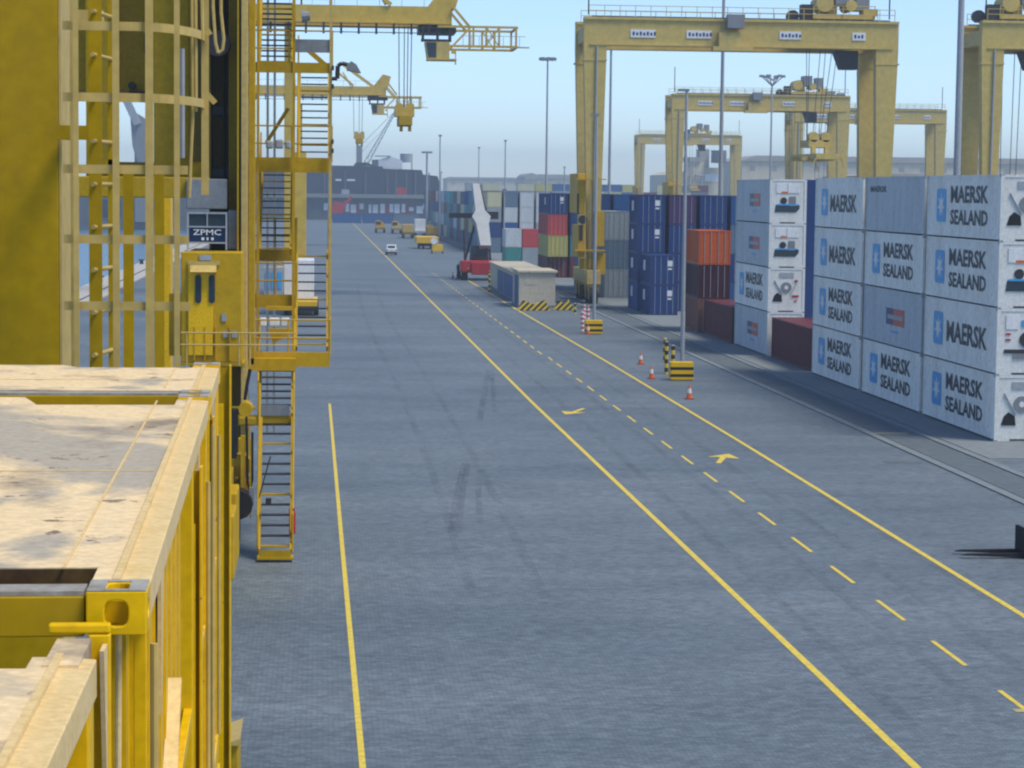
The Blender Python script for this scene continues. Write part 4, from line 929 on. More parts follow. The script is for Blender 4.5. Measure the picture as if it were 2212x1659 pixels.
# machinery box and lettered window frame above the lift car
part('control_cabinet', MB().box(cx(402), cx(490), YC+.1, YC+.9, cz(453), cz(388)).box(cx(492), cx(518), YC+.2, YC+.9, cz(540), cz(455)), M['grey'], C1, bevel=.03)
fr = part('sign_frame', MB().box(cx(407), cx(493), YC-.80, YC-.74, cz(463), cz(459)).box(cx(407), cx(411), YC-.80, YC-.74, cz(540), cz(463.2)).box(cx(489.5), cx(493), YC-.80, YC-.74, cz(540), cz(463.2)).box(cx(411.2), cx(489.3), YC-.80, YC-.74, cz(492), cz(489)).box(cx(411.2), cx(489.3), YC-.80, YC-.74, cz(526), cz(523)).box(cx(449), cx(451.5), YC-.80, YC-.74, cz(488.8), cz(463.2)), M['galv'], C1)
part('window', MB().box(cx(411.3), cx(448.8), YC-.76, YC-.72, cz(488.7), cz(463.3)).box(cx(451.7), cx(489.2), YC-.76, YC-.72, cz(488.7), cz(463.3)), M['glass'], fr)
pn = part('sign_panel', MB().box(cx(411.3), cx(489.2), YC-.77, YC-.72, cz(522.8), cz(492.2)), M['blueglass'], fr)
vs, fs = textmb('ZPMC', cx(420), cx(480), cz(508), cz(496), .01)
part('sign_text', MB().add([(u, YC-.785, v) for u, v in vs], fs), M['white'], pn)
part('sign_text', MB().box(cx(438), cx(444), YC-.785, YC-.78, cz(519), cz(513)).box(cx(449), cx(453), YC-.785, YC-.78, cz(519), cz(513)).box(cx(459), cx(464), YC-.785, YC-.78, cz(519), cz(513)), M['white'], pn)
# lift car
lc = part('lift_car', MB().box(cx(398), cx(527), YC-1.6, YC+.0, cz(775), cz(543)), M['crane'], C1, bevel=.03)
part('lift_door', MB().box(cx(413), cx(465), YC-1.68, YC-1.605, cz(760), cz(572)), M['bright'], lc, bevel=.015)
for a, b in ((428,441),(457,470)):
    c0 = (cx(a)+cx(b))/2; rr_ = (cx(b)-cx(a))/2; pts = []
    for k in range(17): t = math.pi*k/16; pts.append((c0+rr_*math.cos(t), YC-1.72, cz(590)-rr_+rr_*math.sin(t)))
    for k in range(17): t = math.pi+math.pi*k/16; pts.append((c0+rr_*math.cos(t), YC-1.72, cz(650)+rr_+rr_*math.sin(t)))
    part('oval_window', MB().prism(pts, (0,.035,0)), M['glass'], lc)
part('door_hood', MB().prism([(cx(418),YC-1.61,cz(568)),(cx(418),YC-1.95,cz(584)),(cx(418),YC-1.61,cz(586))], (cx(473)-cx(418),0,0)).box(cx(412),cx(480),YC-1.66,YC-1.605,cz(570),cz(562)), M['crane_tan'], lc)
part('name_plate', MB().box(cx(437), cx(462), YC-1.66, YC-1.605, cz(560), cz(549)), M['galv'], lc)
for a, b, c_, d in ((484,494,688,672),(487,499,722,708),(505,516,722,708)): part('notice', MB().box(cx(a), cx(b), YC-1.64, YC-1.605, cz(c_), cz(d)), M['galv'], lc)
rb = MB()
for px_ in (425,447,470,500): rb.box(cx(px_), cx(px_)+.04, YC-1.70, YC-1.605, cz(770), cz(700))
part('car_rib', rb, M['crane'], lc)
part('car_sill', MB().box(cx(396), cx(532), YC-1.75, YC+.4, cz(782), cz(775.5)).box(cx(360), cx(398), YC+1, YC+1.4, cz(775), cz(640)), M['crane_old'], lc)
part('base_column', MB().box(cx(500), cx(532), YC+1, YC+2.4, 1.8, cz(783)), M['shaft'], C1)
hr = MB()
for py in (710, 765-30): hr.cyl((cx(400),YC-2.2,cz(py)),(cx(640),YC-2.2,cz(py)),.028,n=6)
for px_ in (412,522,545): hr.cyl((cx(px_),YC-2.2,cz(778)),(cx(px_),YC-2.2,cz(708)),.025,n=6)
part('handrail', hr, M['crane_tan'], C1)
# stair tower
def flight(x0, x1, ya, za, yb, zb, n, rails=True, mat='crane', skirt=True):
    s = part('stair_flight', MB().beam((x0,ya,za+.0),(x0,yb,zb+.0),.06,.26).beam((x1,ya,za),(x1,yb,zb),.06,.26), M[mat], C1)
    st = MB()
    for i in range(n):
        t = (i+.5)/n; yy = ya+(yb-ya)*t; zz = za+(zb-za)*t
        part('step', MB().box(x0+.04, x1-.04, yy-.13, yy+.13, zz-.02, zz+.02), M['dark'] if i % 5 else M['crane_old'], s)
    if rails:
        for x in (x0-.05, x1+.05):
            for hh in (.55, 1.05): st.cyl((x,ya,za+hh),(x,yb,zb+hh),.028,n=6)
            for i in range(4): t = i/3; yy = ya+(yb-ya)*t; zz = za+(zb-za)*t; st.cyl((x,yy,zz),(x,yy,zz+1.07),.026,n=6)
        part('handrail', st, M['crane'], s)
    return s
def platform(x0, x1, y0, y1, z, rail=True, th=.34, mat='crane'):
    p = part('platform', MB().box(x0, x1, y0, y1, z-.10, z).box(x0, x1, y0-.06, y0-.002, z-th, z+.12), M[mat], C1)
    if rail:
        mb = MB()
        for hh in (.55, 1.1):
            mb.cyl((x0,y0,z+hh),(x1,y0,z+hh),.028,n=6).cyl((x1,y0,z+hh),(x1,y1,z+hh),.028,n=6)
        for x in (x0, (x0+x1)/2, x1): mb.cyl((x,y0,z),(x,y0,z+1.12),.028,n=6)
        mb.cyl((x1,y1,z),(x1,y1,z+1.12),.028,n=6)
        part('handrail', mb, M[mat], p)
Ys = 66.5
a0, a1 = ax(560,Ys,1200), ax(628,Ys,1200)
zP = az(770, 70.5); zM = az(905, 69)
# ground flights seen from behind their treads
flight(a0, a1, Ys, .25, 69.0, zM, 13)
platform(ax(515,69), ax(630,69), 69.0, 70.0, zM, rail=False, th=.2, mat='crane_old')
part('platform_plate', MB().box(ax(562,69), ax(626,69), 68.9, 68.93, zM+.10, zM+.42), M['grey'], C1)
flight(ax(562,70), ax(632,70), 70.0, zM, 71.6, zP, 9)
part('ladder_foot', MB().box(a0-.05, a1+.08, Ys-.5, Ys+.1, .08, .14).box(a0,a1,Ys-.45,Ys-.43,.14,.35), M['crane_old'], C1)
platform(ax(532,70), ax(714,70), 70.6, 72.4, zP, th=.32)
part('platform_beam', MB().box(ax(532,70), ax(640,70), 70.2, 70.54, zP-.42, zP-.05), M['crane'], C1)
zQ = az(350, 73.5)
part('tower_post', MB().box(ax(631,72.6), ax(637,72.6), 72.5, 72.6, zP, 34), M['crane'], C1)
part('tower_post', MB().box(ax(554,72.6), ax(560,72.6), 72.5, 72.6, zP, 34), M['crane'], C1)
part('tower_post', MB().box(ax(710,72.6), ax(716,72.6), 72.5, 72.6, zP, 34), M['crane_tan'], C1)
part('tower_post', MB().box(ax(711,76), ax(716,76), 76.0, 76.1, zP, 34), M['crane'], C1)
z_a = az(640, 74); z_b = az(555, 75)
platform(ax(549,72.5), ax(640,72.5), 72.7, 73.8, az(645,72.7), rail=True, th=.3, mat='crane_old')
flight(ax(640,73), ax(708,73), 73.9, zP, 76.4, az(545,76), 11)
platform(ax(549,74), ax(640,74), 74.0, 75.2, az(548,74), rail=True, th=.25, mat='crane_old')
flight(ax(562,73), ax(628,73), 73.0, az(545,73), 76.0, zQ-.1, 13)
platform(ax(545,73), ax(716,73), 72.8, 75.0, zQ, th=.34)
flight(ax(645,74), ax(710,74), 75.0, zQ, 77.6, az(145,77), 14)
platform(ax(532,73), ax(716,73), 72.6, 74.2, az(146,73), rail=True, th=.2, mat='crane_old')
flight(ax(560,74), ax(630,74), 74.2, az(140,74), 76.8, az(0,76), 12)
flight(ax(648,74), ax(712,74), 76.8, az(0,76), 75.0, az(-120,74), 8, rails=False)
platform(ax(632,73), ax(716,73), 72.6, 73.6, az(82,73)-.2, rail=False, th=.28, mat='grey')
part('inner_column', MB().box(ax(575,82), ax(580,82), 82, 82.3, 2, 34).box(ax(590,82), ax(595,82), 82, 82.3, 2, 34), M['grey'], C1)
part('knee_brace', MB().beam((ax(575,78),78,az(310,78)),(ax(622,78),78,az(235,78)),.12).beam((ax(660,78),78,az(105,78)),(ax(712,78),78,az(150,78)),.16), M['crane'], C1)
part('junction_box', MB().box(ax(574,72.4), ax(590,72.4), 72.3, 72.5, az(322,72), az(305,72)).box(ax(594,72.4), ax(612,72.4), 72.3, 72.5, az(322,72), az(302,72)).box(ax(616,72.4), ax(628,72.4), 72.3, 72.5, az(322,72), az(305,72)), M['galv'], C1, bevel=.05)
part('junction_box', MB().box(ax(562,71), ax(576,71), 70.9, 71.1, az(705,71), az(687,71)).box(ax(582,71), ax(604,71), 70.9, 71.1, az(705,71), az(687,71)).box(ax(608,71), ax(626,71), 70.9, 71.1, az(705,71), az(687,71)), M['white'], C1, bevel=.03)
part('stair_soffit', MB().prism([(ax(580,71.3),71.3,az(712,71)),(ax(632,71.3),71.3,az(712,71)),(ax(632,71.3),71.3,az(722,71)),(ax(590,71.3),71.3,az(745,71))], (0,.3,0)).box(ax(575,71.3),ax(632,71.3),71.3,71.6,az(672,71),az(664,71)), M['crane'], C1)
# flood light on the tower
fl = part('flood_light_arm', MB().tube([(ax(716,72.5),72.5,az(168,72)),(ax(727,72.5),72.5,az(168,72)),(ax(728,72.5),72.5,az(140,72)),(ax(737,72.5),72.5,az(134,72)),(ax(752,72.5),72.5,az(138,72))],.07), M['dark'], C1)
part('flood_light', MB().prism([(ax(747,72),72,az(150,72)),(ax(778,72),72,az(156,72)),(ax(768,72),72,az(138,72)),(ax(757,72),72,az(131,72)),(ax(748,72),72,az(138,72))], (0,.6,0)), M['grey'], fl)
part('small_floodlight', MB().cyl((ax(650,73),72.4,az(40,73)),(ax(668,73),72.4,az(38,73)),.2,.14,n=10), M['grey'], C1)
for a in ((716,150),(716,190),(716,310),(716,330)): part('cable_clip', MB().box(ax(a[0],72.4), ax(a[0]+4,72.4), 72.35, 72.5, az(a[1],72), az(a[1]-10,72)), M['dark'], C1)
# bogies, drive gear, cables under the crane
bg_ = part('bogie_beam', MB().box(cx(470), cx(512), 58, 84, 1.2, 2.6), M['crane_old'], C1, bevel=.03)
for k in range(8): part('bogie_wheel', MB().cyl((cx(478),58.6+k*1.6,.42),(cx(520),58.6+k*1.6,.42),.4,n=16), M['dark'], bg_)
part('bogie_housing', MB().box(cx(505), cx(532), 60, 62.2, .5, 2.2).box(cx(505), cx(530), 63, 65, .4, 2.4), M['crane'], C1, bevel=.04)
part('gear_motor', MB().cyl((cx(525),67.6,2.6),(cx(525),68.4,2.6),.34,n=14).box(cx(515), cx(548), 68, 69, 1.3, 2.1).cyl((cx(540),66,4.4),(cx(540),66.8,4.4),.2,n=12), M['crane'], C1)
part('gear_motor', MB().cyl((cx(524),66.4,1.6),(cx(524),67.2,1.6),.42,n=14).box(cx(510),cx(522),66,66.5,3.0,4.4), M['black'], C1)
part('bracket_arm', MB().box(cx(520), cx(556), 68.4, 69.0, az(914,69), az(900,69)).box(cx(520), cx(532), 68, 68.4, az(1100,69), az(940,69)).box(cx(505),cx(556),68.3,68.38,az(880,69),az(874,69)), M['crane_old'], C1, bevel=.02)
part('hose', MB().tube([(cx(538),67.5,4.2),(cx(540),67.5,3.2),(cx(541),67.5,2.1),(cx(546),67.5,1.9),(cx(551),67.5,2.2),(cx(551),67.5,3.6)],.035).tube([(cx(545),68,5.4),(cx(538),68,4.9),(cx(534),68,4.5)],.05), M['black'], C1)
part('post', MB().box(cx(546),cx(549),67.2,67.3,az(1120,67),az(950,67)).box(cx(527),cx(536),67.3,67.6,az(1060,67),az(945,67)), M['crane'], C1)
part('junction_box', MB().box(cx(546),cx(556),66.8,67.0,az(1090,67),az(1052,67)), M['grey'], C1)
part('cable_reel_guard', MB().tube([(cx(566),66.9,az(1075,67)),(cx(590),66.9,az(985,67))],.02).box(cx(580),cx(592),66.8,66.95,az(1090,67),az(1075,67)), M['dark'], C1)
solo('fire_extinguisher', MB().cyl((ax(634,66.6,1170),66.6,.75),(ax(634,66.6,1170),66.6,1.35),.065,n=12).cyl((ax(634,66.6,1170),66.6,1.35),(ax(634,66.6,1170),66.6,1.48),.04,n=8).box(ax(634,66.6,1170)-.13,ax(634,66.6,1170)-.10,66.55,66.65,.7,1.5), M['red'], 'red fire extinguisher hung at the foot of the stair tower', 'fire extinguisher', loc=(ax(634,66.6,1170),66.6,.7))
# lower brown box standing by the racks at the bottom edge
bb = G(505, 1690)
rb_ = thing('tool_chest', (bb.x, bb.y, 0), 'brown yellow steel chest on the ground at the bottom of the picture by the racks', 'chest')
part('body', MB().box(ax(480,41,1600), ax(516,41,1600), 40.6, 42, 0, az(1596,41)), M['crane_old'], rb_, bevel=.02)
part('lid', MB().prism([(ax(478,41,1600),40.5,az(1595,41)),(ax(519,41,1600),40.5,az(1595,41)),(ax(521,41,1600),40.5,az(1580,41)),(ax(500,41,1600),40.5,az(1587,41))], (0,1.6,0)), M['crane_tan'], rb_)

# ------------------------------------------------------------------ farther quay cranes
def farcrane(s, boom_top, boom_bot, x_end, cab_px, truss_end, label, legs, stay=None, hang=None):
    Y = FPX/s; r = thing('quay_crane', (ax(legs[0],Y), Y, 0), label, 'quay crane')
    X = lambda p: ax(p, Y); Z = lambda p: az(p, Y, 800); m = M['sts']; k = 22/s if s < 20 else 1.0
    q = s/21.7
    zt, zb = Z(boom_top), Z(boom_bot)
    for dy in (0, 5.5): 
        b = part('boom_girder', MB().box(X(-520), X(x_end), Y+dy, Y+dy+1.0, zb, zt).box(X(-520), X(x_end)+.01, Y+dy-.25, Y+dy+1.2, zb-.16, zb-.002), m, r)
    wk = part('walkway', MB().box(X(430), X(x_end)-1, Y-.9, Y-.75, zb-.62, zb-.5).box(X(430), X(x_end)-1, Y-.9, Y-.75, zb-1.12, zb-1.04), M['dark'], r)
    hg = MB(); xx = X(430)
    while xx < X(x_end)-1.2: hg.box(xx, xx+.22, Y-.95, Y-.7, zb-1.25, zb-.17); xx += 1.72
    part('walkway_hanger', hg, M['dark'], wk)
    rl = MB(); xx = X(430)
    while xx < X(x_end)-1: rl.box(xx, xx+.05, Y, Y+.05, zt, zt+1.0); xx += 2.2
    rl.box(X(430), X(x_end)-1, Y, Y+.05, zt+1.0, zt+1.05); part('handrail', rl, M['galv'], r)
    # end frame truss
    xa, xb = X(x_end)+.1, X(truss_end); t0, t1 = zb-.35, zb-2.25
    tr = MB()
    for yy in (Y-.2, Y+5.8):
        for z in (t0, t1): tr.beam((xa-1.5,yy,z),(xb,yy,z),.22)
        for f in (.32,.52,.72,.985): x = xa+(xb-xa)*f; tr.beam((x,yy,t1),(x,yy,t0),.2)
        tr.beam((xa,yy,t1),(xa+(xb-xa)*.28,yy,t0),.2); tr.beam((xa,yy,zt),(xa+(xb-xa)*.26,yy,t0),.25); tr.beam((xa+(xb-xa)*.52,yy,t0),(xa+(xb-xa)*.72,yy,t1),.1); tr.beam((xa+(xb-xa)*.72,yy,t0),(xa+(xb-xa)*.52,yy,t1),.1)
    tr.beam((xb,Y-.2,t1),(xb,Y+5.8,t1),.2).beam((xb,Y-.2,t0),(xb,Y+5.8,t0),.2)
    tr.box(xa+.4, xb+1.2, Y-.6, Y-.2, t1-.12, t1)
    part('end_truss', tr, m, r)
    rl = MB().beam((xa+1,Y-.6,t1+1),(xb+.8,Y-.6,t1+1),.05)
    for i in range(8): x = xa+1+i*(xb-xa)/8; rl.beam((x,Y-.6,t1),(x,Y-.6,t1+1),.05)
    part('truss_handrail', rl, M['galv'], r)
    # top machinery at the boom end
    part('sheave_frame', MB().prism([(X(x_end)-2.4,Y,zt),(X(x_end)+.4,Y,zt),(X(x_end)+.9,Y,zt+1.9),(X(x_end)-.6,Y,zt+2.3)], (0,6,0)).beam((X(x_end)-9,Y,zt+2.6),(X(x_end)-6,Y,zt+.1),.4).beam((X(x_end)-6.5,Y,zt+.1),(X(x_end)-8,Y,zt+2.6),.25), m, r)
    # operator cab and trolley
    c0 = X(cab_px); 
    tk = part('trolley', MB().box(c0-.6, c0+3.1, Y+.4, Y+5.4, zb-.9, zb-.18).box(c0-.4, c0+2.6, Y-.2, Y+.3, zb-1.85, zb-1.6).box(c0-.35,c0-.1,Y-.2,Y+.3,zb-1.6,zb-.2).box(c0+1.1,c0+1.35,Y-.2,Y+.3,zb-1.6,zb-.2).box(c0+2.3,c0+2.6,Y-.2,Y+.3,zb-1.6,zb-.2), M['dark'], r)
    cb = part('operator_cab', MB().prism([(c0+.0,Y-.4,zb-1.86),(c0+2.4,Y-.4,zb-1.86),(c0+2.4,Y-.4,zb-3.5),(c0+.25,Y-.4,zb-3.5)], (0,2.6,0)), M['rtg'], tk)
    part('cab_glass', MB().prism([(c0+.1,Y-.45,zb-1.95),(c0+1.1,Y-.45,zb-1.95),(c0+1.1,Y-.45,zb-3.4),(c0+.35,Y-.45,zb-3.4)], (0,.03,0)), M['glass'], cb)
    part('cab_platform', MB().box(c0+.2, c0+3.1, Y-.6, Y+2.2, zb-3.65, zb-3.51).beam((c0+3.0,Y-.5,zb-3.5),(c0+3.0,Y-.5,zb-2.7),.1).beam((c0+3.0,Y-.5,zb-3.65),(c0+3.0,Y-.5,zb-4.1),.14).box(c0+2.6,c0+3.0,Y-.6,Y-.1,zb-3.0,zb-2.7), m, cb)
    for (p0, p1, py) in legs[2]:
        part('leg', MB().box(X(p0), X(p1), Y+1, Y+3.2, 1.0, Z(py)), M['sts'], r, bevel=.05)
    part('sill', MB().box(X(legs[0]), X(legs[1]), Y-6, Y+12, 1.2, 3.0), m, r)
    if stay:
        for a, b, c_, d, w_ in stay: part('stay', MB().beam((X(a),Y+1,Z(b)),(X(c_),Y+1,Z(d)),w_), m, r)
    if hang:
        rp = MB()
        for px_ in hang[0]: rp.cyl((X(px_),Y+2,zb),(X((px_-hang[1])*.85+hang[1]),Y+2,Z(hang[2])),.05,n=5)
        part('hoist_rope', rp, M['cable'], r)
        h0 = X(hang[1]); zz = Z(hang[2]); kk = 1.0
        hb = part('headblock', MB().box(h0-.95, h0+.95, Y+.5, Y+4, zz-.8, zz+.1).cyl((h0-.55,Y+.6,zz+.1),(h0-.55,Y+1.6,zz+.1),.42,n=14).cyl((h0+.55,Y+.6,zz+.1),(h0+.55,Y+1.6,zz+.1),.42,n=14), m, r)
        part('spreader', MB().box(h0-.6, h0+.7, Y-1, Y+6, zz-1.7, zz-.82).box(h0-.5,h0-.2,Y,Y+1,zz-2.3,zz-1.7).box(h0+.35,h0+.65,Y,Y+1,zz-2.3,zz-1.7), M['crane_old'], hb)
    return r
farcrane(21.7, 12, 47, 972, 915, 1112, 'yellow quay crane with long boom end and operator cab over the road', (600, 640, [(613,634,20),(634,661,330)]), None,
         ((860,872,880,888), 873, 232))
farcrane(11.6, 187, 204, 975-0-0-0 if False else 832, 800, 908, 'smaller farther quay crane whose boom shows below the nearer one', (640, 655, [(641,652,225)]), ((736,137,806,188,.55),(833,174,856,204,.3)),
         ((762,775,782), 775, 290))

# ------------------------------------------------------------------ far ship, harbour crane, sheds, skyline
Yk = 900.0
def kx(p): return ax(p, Yk)
def kz(p): return az(p, Yk, 800)
M['hull'] = paint('dark_hull', (.020,.032,.055), (.05,.05,.06), .5, .7, .05)
M['deckgrey'] = paint('grey_superstructure', (.11,.13,.15), (.07,.07,.07), .6, .7, .05)
sp = thing('cargo_ship', (kx(800), Yk, 0), 'long dark cargo ship hull moored across the far end of the quay', 'ship')
part('hull', MB().prism([(kx(500),Yk+20,kz(425)),(kx(500),Yk+20,kz(356)),(kx(828),Yk+20,kz(358)),(kx(830),Yk+20,kz(363)),(kx(915),Yk+20,kz(365)),(kx(918),Yk+20,kz(375)),(kx(950),Yk+20,kz(378)),(kx(956),Yk+20,kz(400)),(kx(940),Yk+20,kz(460)),(kx(500),Yk+20,kz(460))], (0,26,0)), M['hull'], sp)
for a, b in ((725,738),(750,768)): part('hull_marking', MB().box(kx(a), kx(b), Yk+19.6, Yk+19.98, kz(391), kz(387)), M['white'], sp)
st = MB()
for p in (700,745,790,838,857,880,900,930): st.box(kx(p), kx(p)+.5, Yk+19.5, Yk+19.9, kz(440), kz(365+p%7))
part('fender_post', st, M['deckgrey'], sp)
part('deck_gear', MB().prism([(kx(765),Yk+22,kz(357)),(kx(812),Yk+22,kz(357)),(kx(796),Yk+22,kz(350)),(kx(770),Yk+22,kz(350))], (0,8,0)), M['hull'], sp)
part('deck_house', MB().prism([(kx(820),Yk+24,kz(362)),(kx(820),Yk+24,kz(343)),(kx(846),Yk+24,kz(335)),(kx(873),Yk+24,kz(345)),(kx(873),Yk+24,kz(362))], (0,12,0)), M['white'], sp)
part('deck_house_wing', MB().box(kx(806), kx(819.5), Yk+24, Yk+30, kz(362), kz(343)).box(kx(812), kx(846), Yk+23.5, Yk+25, kz(336), kz(334)), M['deckgrey'], sp)
tk = thing('water_tank', (kx(890), Yk+60, 0), 'pale elevated water tank on legs, right of the white deck house', 'tank')
part('tank', MB().cyl((kx(889),Yk+60,kz(346)),(kx(889),Yk+60,kz(326)),2.6,n=20), M['galv'], tk)
tl = MB()
for dx in (-2.3, 2.3):
    for dy in (-2.3, 2.3): tl.cyl((kx(889)+dx,Yk+60+dy,0),(kx(889)+dx,Yk+60+dy,kz(346)),.18,n=6)
part('leg', tl, M['galv'], tk)
hc = thing('harbour_crane', (kx(778), Yk+25, 0), 'grey mobile harbour crane with slender lattice jib rising to the right', 'harbour crane')
part('tower', MB().box(kx(771), kx(784), Yk+25, Yk+28, kz(360), kz(312)), M['grey'], hc)
jb = MB(); A = Vector((kx(788),Yk+26,kz(350))); B = Vector((kx(857),Yk+26,kz(232))); ofs = Vector((1.6,0,-.6))
for o_ in (Vector((0,0,0)), ofs): jb.beam(A+o_, B+o_*.3, .35)
for i in range(18): 
    t = i/18; u = (i+1)/18; jb.beam(A.lerp(B,t)+(ofs*(1-.7*t) if i%2 else Vector((0,0,0))), A.lerp(B,u)+(ofs*(1-.7*u) if not i%2 else Vector((0,0,0))), .2)
part('jib', jb, M['grey'], hc)
part('jib_stay', MB().beam((kx(778),Yk+26,kz(314)),(kx(853),Yk+26,kz(238)),.18).beam((kx(780),Yk+26,kz(330)),(kx(835),Yk+26,kz(270)),.12), M['grey'], hc)
# quay-side shed with bright doorways and blue container wall at road end
sd_ = thing('transit_shed', (kx(800), 800, 0), 'long low grey transit shed with white doorways across the far end of the road', 'shed')
def sx_(p): return ax(p, 800)
def sz_(p): return az(p, 800, 800)
part('wall', MB().box(sx_(560), sx_(945), 800, 812, 0, sz_(428)), M['deckgrey'], sd_)
part('roof', MB().box(sx_(555), sx_(948), 798, 813, sz_(428)+.02, sz_(420)), M['grey'], sd_)
for a, b, c_, d in ((733,740,450,445),(747,753,458,440),(758,768,460,442),(777,784,452,440),(797,801,460,442),(806,815,460,442),(822,830,460,440),(852,862,460,440),(868,874,458,440),(842,848,458,440),(900,912,460,444),(914,921,450,440),(884,892,455,447),(925,933,452,440),(948,952,460,440),(700,712,455,440)):
    part('door', MB().box(sx_(a-1), sx_(b+1), 799.8, 799.99, sz_(c_), sz_(d)), M['white'], sd_)
for a, b in ((716,722),(770,775),(832,838),(877,882)): part('door', MB().box(sx_(a), sx_(b), 799.8, 799.99, sz_(460), sz_(442)), M['red'], sd_, label='red doorway')
part('roof_hut', MB().box(sx_(738), sx_(755), 806, 809, sz_(420)+.01, sz_(410)), M['galv'], sd_)
part('roof_hut', MB().box(sx_(858), sx_(878), 806, 809, sz_(420)+.01, sz_(404)), M['red'], sd_)
rc = thing('stacker_boom', (ax(730,780), 780, 0), 'distant red lifting machine with raised arm in front of the grey shed', 'reach stacker')
part('body', MB().prism([(ax(715,780),780,az(452,780)),(ax(722,780),780,az(466,780)),(ax(742,780),780,az(458,780)),(ax(748,780),780,az(440,780)),(ax(722,780),780,az(434,780))], (0,4,0)), M['red'], rc)
part('arm', MB().beam((ax(738,780),781,az(448,780)),(ax(760,780),781,az(424,780)),1.0), M['red'], rc)
part('wheel', MB().cyl((ax(720,780),780,.8),(ax(724,780),780,.8),.8,n=14).cyl((ax(740,780),780,.8),(ax(744,780),780,.8),.8,n=14), M['black'], rc)
part('chassis', MB().box(ax(717,780),ax(746,780),780,784,.8,az(464,780)), M['dark'], rc)
for i, (a, b, lab) in enumerate(((718,780,'dark blue container with white lettering lying across the far road end, left'),(783,850,'mid blue container with white lettering lying across the far road end, centre'),(853,905,'pale blue container across the road end behind the parked trucks'))):
    yy = 728; x0 = ax(a,yy); L = ax(b,yy)-x0
    c = dry(['blue','blue','slate'][i], x0+L, yy, .03, lab, L=L, Hc=2.9, det=False, group='blue containers across the far road end', rz=math.pi/2)
    part('lettering', MB().box(x0+L*.32, x0+L*.72, yy-.03, yy-.01, 1.3, 1.9), M['white'], c); part('lettering', MB().box(x0+L*.22, x0+L*.28, yy-.03, yy-.01, 1.0, 2.2), M['white'], c)
def shed(px0, px1, pyt, pyb, Y, label, roof='flat', mat='shed', depth=60):
    r = thing('warehouse', (ax(px0,Y), Y, 0), label, 'warehouse', 'cream warehouses on the skyline')
    x0, x1 = ax(px0,Y), ax(px1,Y); z1 = az(pyt,Y,(px0+px1)/2); z0 = az(pyb,Y,(px0+px1)/2)
    part('wall', MB().box(x0, x1, Y, Y+depth, 0, z0), M[mat], r)
    if roof == 'flat': part('roof', MB().prism([(x0-1,Y-1,z0+.01),(x0+(x1-x0)*.04,Y-1,z1),(x1-(x1-x0)*.04,Y-1,z1),(x1+1,Y-1,z0+.01)], (0,depth,0)), M['shedroof'], r)
    elif roof == 'gable': part('roof', MB().prism([(x0-.5,Y-1,z0+.01),((x0+x1)/2,Y-1,z1),(x1+.5,Y-1,z0+.01)], (0,depth,0)), M[mat], r)
    elif roof == 'dome':
        pts = [((x0+x1)/2+(x1-x0)/2*math.cos(math.pi*k/12), Y-1, z0+.01+(z1-z0)*math.sin(math.pi*k/12)) for k in range(13)]
        part('roof', MB().prism(pts, (0,depth,0)), M['shedroof'], r)
    wn = MB(); n = max(3, int((x1-x0)/9))
    for i in range(n): x = x0+(i+.5)*(x1-x0)/n; wn.box(x-1.2, x+1.2, Y-.1, Y-.02, max(1,z0-4.2), z0-2.2)
    part('wall_vent', wn, M['shedroof'], r)
    return r
shed(1600, 2330, 340, 352, 1000, 'long cream warehouse along the right skyline behind the gantry legs')
shed(1865, 2600, 383-4, 384, 700, 'lower pale shed in front of the long warehouse', mat='shed')
shed(1132, 1162, 374, 388, 1400, 'small hazy domed shed on the middle skyline', 'dome')
shed(1155, 1258, 377, 386, 1500, 'hazy pale shed right of the domed one')
shed(965, 1128, 383, 387, 1700, 'faint low shed on the skyline above the distant stacks')
shed(1435, 1475, 426-2, 432, 900, 'small cream shed between gantry legs', 'gable')
shed(1437, 1477, 370-0, 378, 1200, 'pale gabled building above the sloping conveyor', 'gable')
pl = thing('silo_plant', (ax(1540,950), 950, 0), 'cream industrial plant with hoppers and sloping conveyor between gantry legs', 'plant')
X_ = lambda p: ax(p, 950); Z_ = lambda p: az(p, 950, 1540)
part('tower_block', MB().box(X_(1488), X_(1518), 950, 965, 0, Z_(350)), M['shed'], pl); part('tower_block', MB().box(X_(1519), X_(1562), 952, 965, 0, Z_(362)), M['shed'], pl)
part('roof_housing', MB().box(X_(1486), X_(1512), 949, 966, Z_(350)+.02, Z_(340)), M['shedroof'], pl); part('roof_housing', MB().box(X_(1510), X_(1530), 951, 960, Z_(362)+.02, Z_(322)), M['shedroof'], pl)
part('hopper', MB().cyl((X_(1548),948,Z_(352)),(X_(1548),948,Z_(325)),3.2,n=14), M['deckgrey'], pl)
part('white_panel', MB().box(X_(1520), X_(1552), 949.6, 949.98, Z_(392), Z_(376)), M['white'], pl)
part('conveyor', MB().beam((X_(1440),948,Z_(396)),(X_(1492),948,Z_(368)),3.2,2.6), M['shedroof'], pl)
part('pipework', MB().tube([(X_(1495),949,Z_(392)),(X_(1500),949,Z_(378)),(X_(1515),949,Z_(380)),(X_(1512),949,Z_(398))],.5), M['galv'], pl)
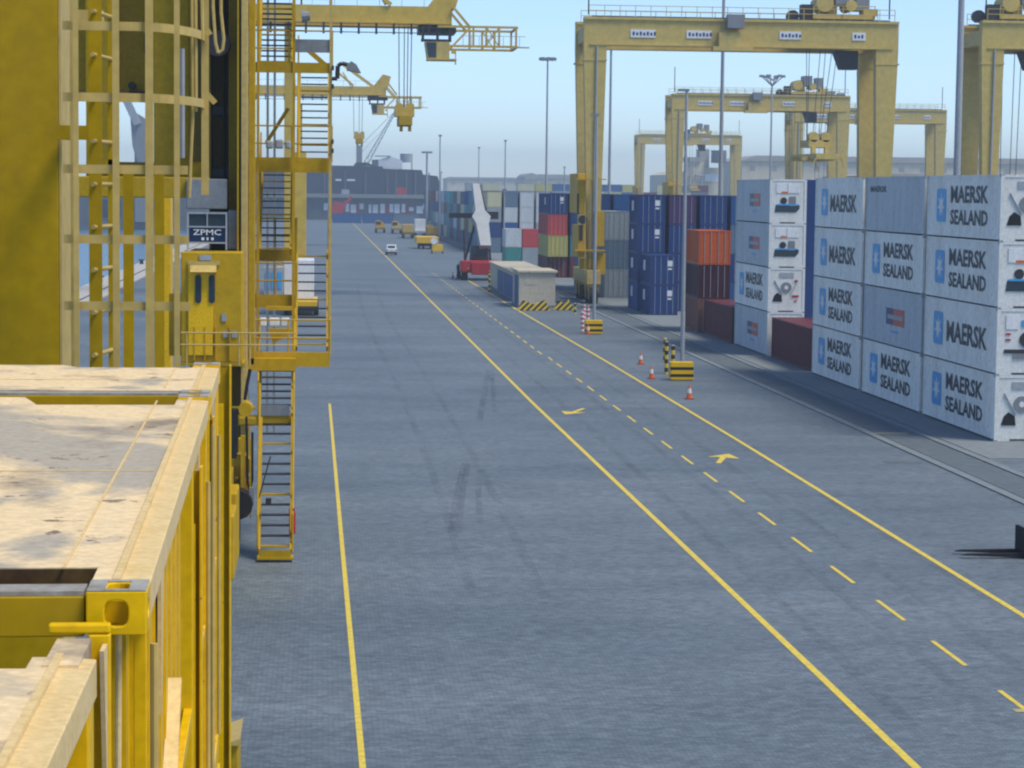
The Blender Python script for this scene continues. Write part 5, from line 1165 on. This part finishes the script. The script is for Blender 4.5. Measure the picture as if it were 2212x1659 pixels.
# left water side: moored grey ship crane and quay kit seen through the ladder cage
sc_ = thing('ship_crane', (ax(300,700), 700, 0), 'grey ship deck crane with slanting jib glimpsed through the cage opening', 'ship crane')
part('column', MB().box(ax(292,700), ax(325,700), 698, 702, 0, az(330,700)), M['grey'], sc_, bevel=.2)
part('housing', MB().prism([(ax(284,700),697,az(262,700)),(ax(296,700),697,az(250,700)),(ax(316,700),697,az(262,700)),(ax(322,700),697,az(360,700)),(ax(300,700),697,az(360,700)),(ax(288,700),697,az(320,700))], (0,8,0)), M['grey'], sc_, bevel=.1)
part('jib', MB().beam((ax(300,700),697,az(275,700)),(ax(272,700),697,az(215,700)),2.6,2.2), M['galv'], sc_)
far = thing('far_quay', (ax(280,700), 700, -2), 'dark hazy opposite quay and ships beyond the blue water', 'quay wall')
part('wall', MB().box(ax(-500,700), ax(560,700), 700, 740, -2.2, az(425,700,300)), M['deckgrey'], far)
part('cargo', MB().box(ax(215,700), ax(262,700), 699.8, 701, az(470,700,300), az(432,700,300)).box(ax(320,700),ax(380,700),699.8,701,az(455,700,300),az(428,700,300)), M['hull'], far)
for k, yq in enumerate((95,128,165,210,260,320)):
    b = thing('mooring_bollard', (-24.2, yq, .12), f'dark mooring bollard on the pale quay edge, {NW[k]} from the viewer', 'bollard')
    part('stem', MB().cyl((-24.2,yq,.12),(-24.2,yq,.6),.28,.22,n=14), M['dark'], b); part('cap', MB().cyl((-24.2,yq,.6),(-24.2,yq,.78),.42,.36,n=14), M['dark'], b)

# ------------------------------------------------------------------ haze
hm = bpy.data.materials.new('haze'); hm.use_nodes = True; ht = hm.node_tree
for n_ in list(ht.nodes):
    if n_.type != 'OUTPUT_MATERIAL': ht.nodes.remove(n_)
pv = ht.nodes.new('ShaderNodeVolumePrincipled'); pv.inputs['Color'].default_value = (.72,.87,1,1); pv.inputs['Density'].default_value = .00042; pv.inputs['Anisotropy'].default_value = .2
ht.links.new(pv.outputs[0], ht.nodes['Material Output'].inputs['Volume'])
hz = bpy.data.objects.new('haze', MB().box(-3050,3050,-120,3050,-4,60).mesh('haze', hm)); COL.objects.link(hz); hz['kind'] = 'stuff'; hz['label'] = 'pale blue haze over the port'
